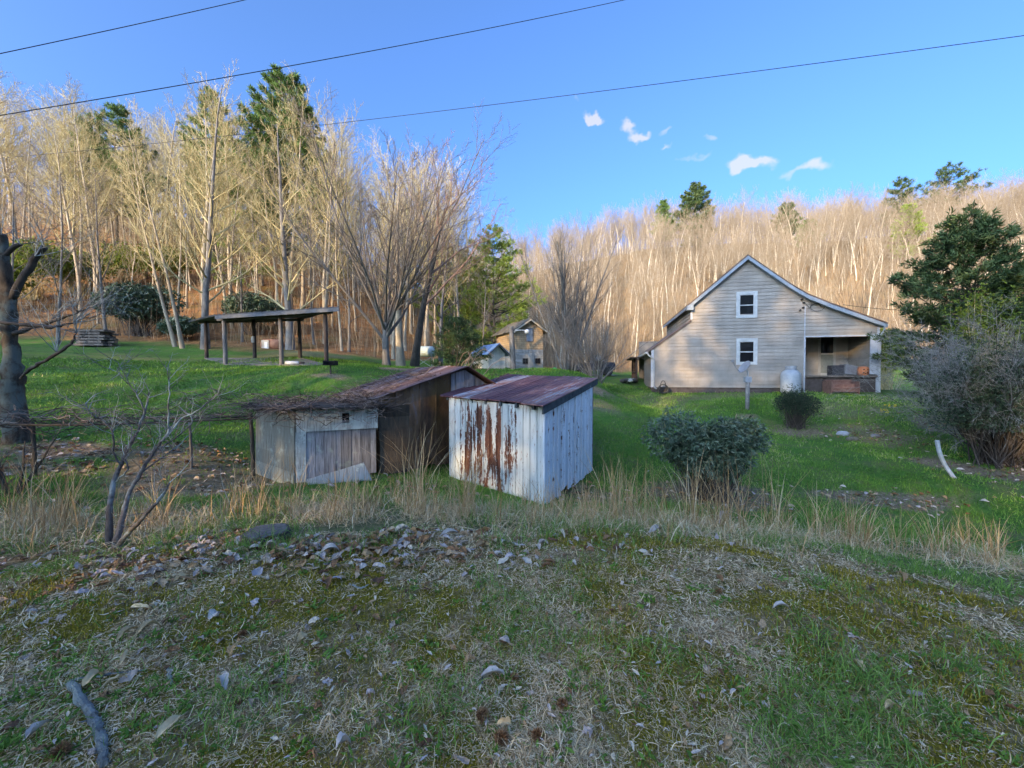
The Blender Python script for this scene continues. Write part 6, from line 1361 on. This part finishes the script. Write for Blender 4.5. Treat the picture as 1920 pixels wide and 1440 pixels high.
for p, q in ((ea, ml), (ml, ec)): 
    p_ = p-dN*1.42; q_ = q-dN*1.42; b.hexa([p_-[0, 0, .2], q_-[0, 0, .2], q_+dN*.1-[0, 0, .2], p_+dN*.1-[0, 0, .2], p_-[0, 0, .06], q_-[0, 0, .06], q_+dN*.1-[0, 0, .06], p_+dN*.1-[0, 0, .06]])
b.build('fascia', simple('pale_wood_verge', (.3,.26,.2), (.42,.37,.3), 5, .8), o)
# yard light on an old trunk pole
c = gp(962, 23.5); o = thing('yard_light', 'old rough pole with a white curved arm and lamp in front of the granary', 'yard light', c); topz = at(960, 612, 23.5)[2]
b = MB(); chain([c-[0, 0, .3], c+[.0, 0, 1.0], [c[0]-.06, c[1], c[2]+1.9], [c[0]-.12, c[1], topz]], [.17, .16, .16, .14], 5, 10, b, .01); b.build('pole', bark_grey, o, smooth=True)
za = at(968, 620, 23.3)[2]; b = MB(); chain([[c[0]+.08, c[1]-.15, za-.12], [c[0]+.18, c[1]-.2, za], [c[0]+.4, c[1]-.25, za+.02], [c[0]+.72, c[1]-.3, za]], [.03]*4, 4, 8, b); b.build('arm', white_m, o, smooth=True)
b = MB(); lathe(b, [c[0]+.82, c[1]-.32, za-.16], [(.04, -.04), (.14, 0), (.15, .14), (.08, .2), (.03, .22)], 16); b.build('lamp_head', simple('lamp_white', (.55,.58,.6), (.7,.72,.74), 5, .3), o, smooth=True)
# lumber stack at the wood edge
c = gp(181, 24.5); b = MB()
for r_ in range(6):
    for q in range(3): b.box(c+[R0.normal(0, .06), -.3+.3*q, .1+r_*.17], (1.9+R0.normal(0, .25), .26, .12), None)
    if r_ < 5:
        for sx in (-.6, 0, .6): b.box(c+[sx, 0, .185+r_*.17], (.07, .8, .045))
tag(b.build('lumber_stack', simple('grey_brown_lumber', (.11,.085,.07), (.24,.19,.16), 5, .85)), 'low stack of weathered lumber at the edge of the woods, far left', 'lumber')
# tyre planter, green pot, pickup behind the bush
c = gp(1018, 25); b = MB(); lathe(b, c+[0, 0, .0], [(.26, 0), (.38, .02), (.44, .10), (.44, .18), (.38, .26), (.27, .28), (.25, .2)], 24); tag(b.build('tyre_planter', simple('black_tyre', (.012,.012,.012), (.03,.03,.03), 6, .8), smooth=True), 'black tyre lying on the grass below the granary', 'tyre')
c = gp(1040, 27.5); o = thing('green_planter', 'round bright green ball ornament on a low stand below the granary', 'ornament', c); b = MB(); lathe(b, c+[0, 0, .3], [(.05, 0), (.2, .06), (.29, .22), (.27, .38), (.14, .5), (.03, .53)], 20); b.build('ball', simple('bright_green', (.03,.25,.05), (.06,.38,.09), 5, .4), o, smooth=True)
b = MB(); lathe(b, c, [(.14, 0), (.07, .1), (.07, .25), (.13, .3)], 14); b.build('stand', timber_gy, o)
def pickup():
    c = gp(1113, 32); c[2] += .0; o = thing('pickup_truck', 'dark pickup truck parked behind the many stemmed bare bush', 'truck', c); dkb = simple('dark_truck_paint', (.025,.03,.045), (.05,.055,.07), 4, .3, spec=.5, var=.1)
    def prism(b, prof, w, x0=0):   # profile in (x,z), width along y
        n = len(prof); off = b.n; b.add([c+[p[0], -w/2, p[1]] for p in prof]+[c+[p[0], w/2, p[1]] for p in prof]); b.NG.append([off+i for i in range(n)]); b.NG.append([off+n+i for i in range(n)][::-1])
        for i in range(n): b.NG.append([off+i, off+(i+1) % n, off+n+(i+1) % n, off+n+i][::-1])
    b = MB(); prism(b, [(-1.5,.45),(1.5,.45),(1.55,.8),(1.5,1.05),(-.15,1.1),(-.2,1.0),(-1.5,1.0)], 1.75); b.build('body', dkb, o)
    b = MB(); prism(b, [(-.2,1.1),(.95,1.1),(.6,1.62),(0.0,1.66)], 1.5); b.build('cab', dkb, o)
    b = MB(); prism(b, [(-.1,1.16),(.8,1.16),(.53,1.56),(0.03,1.58)], 1.53); b.build('window', simple('cab_glass', (.25,.33,.42), (.35,.43,.52), 3, .15), o)
    for x in (-.95, .98):
        for y in (-.82, .82):
            b = MB(); V0 = c+np.array([x, y, .36]); n = 20; pts = []
            for (r, h) in ((.2,-.11),(.34,-.11),(.37,-.05),(.37,.05),(.34,.11),(.2,.11)):
                for k_ in range(n): t = 2*PI*k_/n; pts.append(V0+[r*math.cos(t), h, r*math.sin(t)])
            b.add(pts, [[i*n+k_, i*n+(k_+1) % n, (i+1)*n+(k_+1) % n, (i+1)*n+k_] for i in range(5) for k_ in range(n)]); b.NG += [list(range(n)), list(range(5*n, 6*n))[::-1]]; b.build('wheel', simple('truck_wheel', (.015,.015,.015), (.05,.05,.05), 6, .7), o)
pickup()
# gravel drive strip near the granary
b = MB(); pts = [(1000,30.5),(1060,31),(1130,33),(1200,36)]; L_ = [gp(px, d) for px, d in pts]; V = []
for p in L_:
    for s_ in (-.5, .5): V.append([p[0], p[1]+s_, g(p[0], p[1]+s_)+.02])
b.add(V, [[2*i, 2*i+2, 2*i+3, 2*i+1] for i in range(3)]); tag(b.build('gravel_path', simple('pale_gravel', (.25,.23,.2), (.42,.40,.37), 9, .95)), kind='structure')
# bent white pipe on the right slope
p = [at(1757, 826, 9.9), at(1762, 850, 9.8), at(1772, 872, 9.75), at(1783, 888, 9.6), at(1789, 897, 9.5)]; q = hit(1789, 897, 7, 14); sc = q[1]/9.5
p = [v*sc for v in p]; b = MB(); chain(p, [.046, .046, .044, .044, .05], 5, 10, b); tag(b.build('drain_pipe', simple('white_drain_pipe', (.36,.36,.34), (.56,.57,.55), 9, .55), smooth=True), 'bent white drain pipe sticking out of the bare slope at right', 'pipe')
# stones on the lawn
def stone(px, row, w, h, lab, m):
    p = hit(px, row, 5, 22); n, k_ = 9, 14; b = MB(); V = []
    for i in range(n):
        ph = PI*i/(n-1)
        for j in range(k_): 
            t = 2*PI*j/k_; r_ = 1+.22*(vnoise(np.array([i*.7+px]), np.array([j*.9]), 3)[0]-.5) if 0 < i < n-1 else 1
            V.append(p+np.array([w*math.sin(ph)*math.cos(t)*r_, w*.7*math.sin(ph)*math.sin(t)*r_, h*math.cos(ph)*r_+h*.35]))
    b.add(V, [[i*k_+j, (i+1)*k_+j, (i+1)*k_+(j+1) % k_, i*k_+(j+1) % k_] for i in range(n-1) for j in range(k_)]); tag(b.build('stone', m), lab, 'stone')
stm = simple('lichened_stone', (.28,.28,.29), (.48,.48,.50), 6, .85)
stone(1580, 816, .22, .11, 'pale flat stone on the lawn below the porch', stm); stone(1641, 820, .16, .08, 'smaller grey stone to the right of the pale flat stone', simple('brown_stone', (.14,.13,.12), (.26,.24,.23), 6, .9)); stone(1598, 826, .2, .1, 'brown mossy stone close beside the pale flat stone', simple('mossy_stone', (.10,.09,.06), (.2,.17,.13), 6, .9))
# daffodils near the porch slope
for px, row, lab in ((1670,775,'small yellow daffodil clump on the slope below the porch'),(1660,785,'lower yellow daffodil clump on the slope below the porch')):
    p = hit(px, row, 6, 22); o = thing('daffodil_clump', lab, 'flowers', p); b = MB(); n = 40; blades(b, p[0]+R0.normal(0, .09, n), p[1]+R0.normal(0, .09, n), R0.uniform(.15, .3, n), R0.uniform(.008, .014, n), R0.uniform(1.1, 1.5, n), R0.uniform(0, .6, n)); b.build('leaves', grass_m, o)
    b = MB(); n = 9; cs_ = p+np.stack([R0.normal(0, .09, n), R0.normal(0, .09, n), R0.uniform(.25, .36, n)], -1); cc = np.repeat(cs_, 7, 0); b.leaves(cc, R0.normal(size=(len(cc), 3)), .05, .025); b.build('blossom', simple('daffodil_yellow', (.65,.45,.02), (.8,.6,.04), 5, .6), o)
# stump, sticks
p = hit(500, 1010, 2, 6); o = thing('tree_stump', 'low dark rotten stump in the leaf drift at the bank top', 'stump', p); b = MB(); lathe(b, p-[0, 0, .05], [(.30, 0), (.25, .05), (.22, .11), (.215, .13)], 22, lobes=5); b.build('bark_ring', bark_dark, o)
b = MB(); lathe(b, p+[0, 0, .075], [(.195, 0), (.19, .012)], 22, lobes=5); b.build('cut_top', simple('grey_cut_wood', (.07,.065,.06), (.15,.14,.13), 18, .9), o)
def stick(pts, r, m, name, lab, grp=None, twigs=0, rings=0):
    P = [hit(px, row, 1, 8)+[0, 0, r[0]*.9] for px, row in pts]; b = MB(); Q = chain(P, r, 6, 9, b, .0025)
    for k_ in range(twigs):
        i = int(R0.integers(2, len(Q)-1)); out = grow(R0, [dict(n=5, wig=.25, up=.0, kids=(0, 0), start=0, ang=(0, 0), lr=0, rr=0)], Q[i], (R0.normal(), R0.normal(), .4), R0.uniform(.02, .06), .004)
        for lv, (A_, B_) in out.items(): b.tubes(np.array(A_), np.array(B_), 5)
    for i_, V in enumerate(b.V):
        n_ = fbm(V[:, 0]*60+V[:, 2]*50, V[:, 1]*60, 15, 4)-.5; b.V[i_] = V+np.stack([n_, n_*.3, np.abs(n_)], -1)*r[1]*.9
    if twigs:
        k_ = 260; ii = R0.integers(0, len(Q), k_); b.leaves(Q[ii]+R0.normal(0, r[1]*.75, (k_, 3)), R0.normal(size=(k_, 3)), R0.uniform(.004, .011, k_), .005, a=R0.uniform(.4, 1, k_))
    tag(b.build(name, m), lab, 'stick', grp)
lichen_stick = bark('blue_grey_lichen_stick', (.10,.10,.09), (.26,.30,.29), 30, (.30,.33,.29))
stick([(132,1285), (150,1320), (172,1345), (182,1375), (193,1405), (192,1442)], [.016,.019,.018,.019,.016,.014], lichen_stick, 'fallen_stick', 'thick blue grey lichened stick lying at the lower left corner', twigs=26)
stick([(140,1277), (190,1270), (235,1263), (275,1258)], [.006,.006,.005,.003], lichen_stick, 'fallen_twig', 'thin twig lying across the top of the thick lichened stick')
stick([(313,1257), (317,1272), (322,1286)], [.008,.008,.007], lichen_stick, 'fallen_twig', 'short blue grey stick piece right of the thick lichened stick')
stick([(655,1098), (675,1105), (690,1100)], [.006,.008,.005], lichen_stick, 'fallen_twig', 'small grey curved twig in the straw below the stump')
stick([(908,1245), (905,1275), (900,1292)], [.004,.005,.004], bark_grey, 'fallen_twig', 'thin upright twig by the pale green leaf')

# ================================================================== POWER LINES
wire_m = simple('black_cable', (.01,.01,.012), (.02,.02,.02), 5, .6, bump=0)
def wire(p, q, sag, r, lab, name='power_line'):
    t = np.linspace(0, 1, 40)[:, None]; P = p*(1-t)+q*t; P[:, 2] -= (sag*4*t*(1-t))[:, 0]; b = MB(); b.tubes(P, np.full(40, r), 6); tag(b.build(name, wire_m), lab, 'cable')
def ext(a, b_, k0, k1): d = b_-a; return a-d*k0, b_+d*k1
a, c = ext(at(0, 97, 9.5), at(440, 1, 12), .5, .6); wire(a, c, .06, .009, 'short upper power line crossing the top left corner')
a, c = ext(at(0, 197, 9.5), at(1108, 1, 15), .4, .4); wire(a, c, .35, .010, 'longer power line crossing the sky from left edge to top middle')
a, c = ext(at(100, 278, 26), at(1920, 47, 13), .3, .3); wire(a, c, .55, .011, 'lowest power line running behind the bare trees to the right edge')
s0 = W(hw(1502, 562)[0], -.1, hw(1502, 562)[1]); u_, z_ = hw(1512, 580); wire(W(kink[0]+1.5, -.35, hw(1590, 573)[1]), at(1990, 568, 17), .35, .012, 'thin service cable from the house gable into the dark cedar', 'service_cable')

# ================================================================== LIGHT, SKY, CAMERA
# unseen ridge woods added behind the photographer, crowns shaped to shade the yard
def ridge_shade_woods():
    b = MB(); rng = np.random.default_rng(77); cs = []; K = []
    for k in range(150):
        t = rng.uniform(-75, 70); s = -46+rng.normal(0, 2.5); x = .6*s+.8*t; y = .8*s-.6*t; z = g(x, y)
        top = ridge_top(t)+rng.normal(0, .5)
        n = 42; zz = top-rng.uniform(0, 20, n); cs.append(np.stack([x+rng.normal(0, 1.7, n), y+rng.normal(0, 1.7, n), zz], -1))
        b.tubes(np.array([[x, y, z-.5], [x, y, top-.8]]), np.array([.25, .06]), 5)
    c = np.concatenate(cs); m = ~in_gap(c) | (rng.random(len(c)) < .15); c = c[m]; cc = np.repeat(c, 10, 0)+rng.normal(0, .45, (len(c)*10, 3)); b.leaves(cc, rng.normal(size=cc.shape), rng.uniform(.5, 1.0, len(cc)), .5)
    tag(b.build('ridge_shade_woods', needle_m), 'unseen evergreen woods behind the camera, added to shade the yard', 'woods', kind='stuff')
TE = math.tan(SUN_EL)
def HZ(t): return np.interp(t, [-60, -36, -22, -14, -9, 40], [5.0, 7.6, 9.6, 10.8, 15.2, 15.8])
def ridge_top(t): return HZ(t)+46*TE        # height of the shadow plane above s=-46
GAPS = []  # openings left in the added crowns to throw sun patches on the house
def gap(px, row, d, rs, rt): 
    p = at(px, row, d); s, t = st_coord(p[0], p[1]); h = p[2]+(s+46)*TE; GAPS.append((t, h, rt, rs))
for q in ((1296,610,22.3,.55,.75),(1322,705,22,.6,1.1),(1255,700,22.3,.5,.25),(1440,552,21.3,.45,.45),(1588,668,22.5,.45,.5),(1405,705,21.5,.3,.3),(1535,590,20.8,.3,.35)): gap(*q)
def in_gap(c):
    s, t = st_coord(c[:, 0], c[:, 1])
    hh = c[:, 2]+(s+46)*TE
    m = np.zeros(len(c), bool)
    for gt, gh, rt, rs in GAPS: m |= ((t-gt)/(rt+.1))**2+((hh-gh)/(rs+.1))**2 < 1
    return m
ridge_shade_woods()
def world():
    w = bpy.data.worlds.new('World'); bpy.context.scene.world = w; w.use_nodes = True; t = w.node_tree; t.nodes.clear()
    out = t.nodes.new('ShaderNodeOutputWorld'); bg = t.nodes.new('ShaderNodeBackground'); sky = t.nodes.new('ShaderNodeTexSky'); sky.sky_type = 'NISHITA'; sky.sun_disc = False
    sky.sun_elevation = SUN_EL; sky.sun_rotation = SUN_AZ % (2*PI); sky.altitude = 700; sky.air_density = .7; sky.dust_density = 10; sky.ozone_density = 10
    tc = t.nodes.new('ShaderNodeTexCoord'); col = sky.outputs[0]
    def M(op, a, b_=None, c_=None):
        n = t.nodes.new('ShaderNodeMath'); n.operation = op
        for i, v in enumerate((a, b_, c_)):
            if v is None: continue
            if isinstance(v, (int, float)): n.inputs[i].default_value = v
            else: t.links.new(v, n.inputs[i])
        return n.outputs[0]
    nz = t.nodes.new('ShaderNodeTexNoise'); nz.inputs['Scale'].default_value = 30; nz.inputs['Detail'].default_value = 6; nz.inputs['Roughness'].default_value = .6; t.links.new(tc.outputs['Generated'], nz.inputs['Vector'])
    nw = t.nodes.new('ShaderNodeTexNoise'); nw.inputs['Scale'].default_value = 13; nw.inputs['Detail'].default_value = 4; t.links.new(tc.outputs['Generated'], nw.inputs['Vector'])
    sb = t.nodes.new('ShaderNodeVectorMath'); sb.operation = 'SUBTRACT'; t.links.new(nw.outputs['Color'], sb.inputs[0]); sb.inputs[1].default_value = (.5, .5, .5)
    sc = t.nodes.new('ShaderNodeVectorMath'); sc.operation = 'MULTIPLY_ADD'; t.links.new(sb.outputs[0], sc.inputs[0]); sc.inputs[1].default_value = (.13,)*3; t.links.new(tc.outputs['Generated'], sc.inputs[2])
    acc = None
    for px, row, a, b_, rot, st in ((1119,224,26,13,50,1.0),(1188,250,30,12,5,.8),(1250,252,20,9,10,.45),(1260,281,18,6,-12,.55),(1307,267,18,7,15,.5),(1303,297,22,7,-5,.4),(1408,303,46,21,18,1.0),(1503,314,42,12,-8,.65),(1082,200,16,6,0,.3)):
        n = ray(px, row); n /= np.linalg.norm(n); r = np.cross(n, [0, 0, 1]); r /= np.linalg.norm(r); u = np.cross(r, n); c, s = math.cos(rad(rot)), math.sin(rad(rot)); e1 = r*c-u*s; e2 = r*s+u*c
        def dot(v):
            d = t.nodes.new('ShaderNodeVectorMath'); d.operation = 'DOT_PRODUCT'; t.links.new(sc.outputs[0], d.inputs[0]); d.inputs[1].default_value = tuple(v); return d.outputs['Value']
        k_ = FPX*1.35; q = M('SUBTRACT', 1.0, M('ADD', M('POWER', M('MULTIPLY', dot(e1), k_/a), 2), M('POWER', M('MULTIPLY', dot(e2), k_/b_), 2)))
        q = M('MULTIPLY', M('MAXIMUM', q, 0), st*1.5); q = M('MULTIPLY', q, M('GREATER_THAN', dot(n), 0)); acc = q if acc is None else M('MAXIMUM', acc, q)
    den = M('MULTIPLY', M('MULTIPLY_ADD', M('SUBTRACT', nz.outputs['Fac'], .5), 1.8, acc), M('MINIMUM', M('MULTIPLY', acc, .95), 1.0)); cl = t.nodes.new('ShaderNodeClamp'); t.links.new(den, cl.inputs[0])
    mx = t.nodes.new('ShaderNodeMix'); mx.data_type = 'RGBA'; t.links.new(M('MULTIPLY', cl.outputs[0], .68), mx.inputs[0]); t.links.new(col, mx.inputs[6]); mx.inputs[7].default_value = CLOUD
    t.links.new(mx.outputs[2], bg.inputs[0]); bg.inputs[1].default_value = SKY; t.links.new(bg.outputs[0], out.inputs[0])
SKY = .15; CLOUD = (.95, 1.04, 1.22, 1)
world()
L = bpy.data.lights.new('sun', 'SUN'); L.energy = 1.25; L.angle = rad(.55); L.color = (1, .78, .52); lo_ = bpy.data.objects.new('sun', L); C.objects.link(lo_)
lo_.rotation_euler = Vector(-SD).to_track_quat('-Z', 'Y').to_euler(); lo_.location = (0, 0, 60)
cam = bpy.data.cameras.new('camera'); co_ = bpy.data.objects.new('camera', cam); C.objects.link(co_); co_.location = (0, 0, 0); co_.rotation_euler = (PI/2-PITCH, 0, 0)
cam.sensor_fit = 'HORIZONTAL'; cam.angle = 2*math.atan(960/FPX); cam.clip_start = .05; cam.clip_end = 2000
sc_ = bpy.context.scene; sc_.camera = co_; sc_.view_settings.view_transform = 'Standard'; sc_.view_settings.look = 'None'; sc_.view_settings.gamma = 1; sc_.view_settings.use_curve_mapping = False; sc_.view_settings.exposure = 2.6; sc_.view_settings.use_white_balance = True; sc_.view_settings.white_balance_temperature = 9100; sc_.view_settings.white_balance_tint = 6
sc_.cycles.max_bounces = 4; sc_.cycles.diffuse_bounces = 3; sc_.cycles.transmission_bounces = 2; sc_.cycles.use_denoising = True
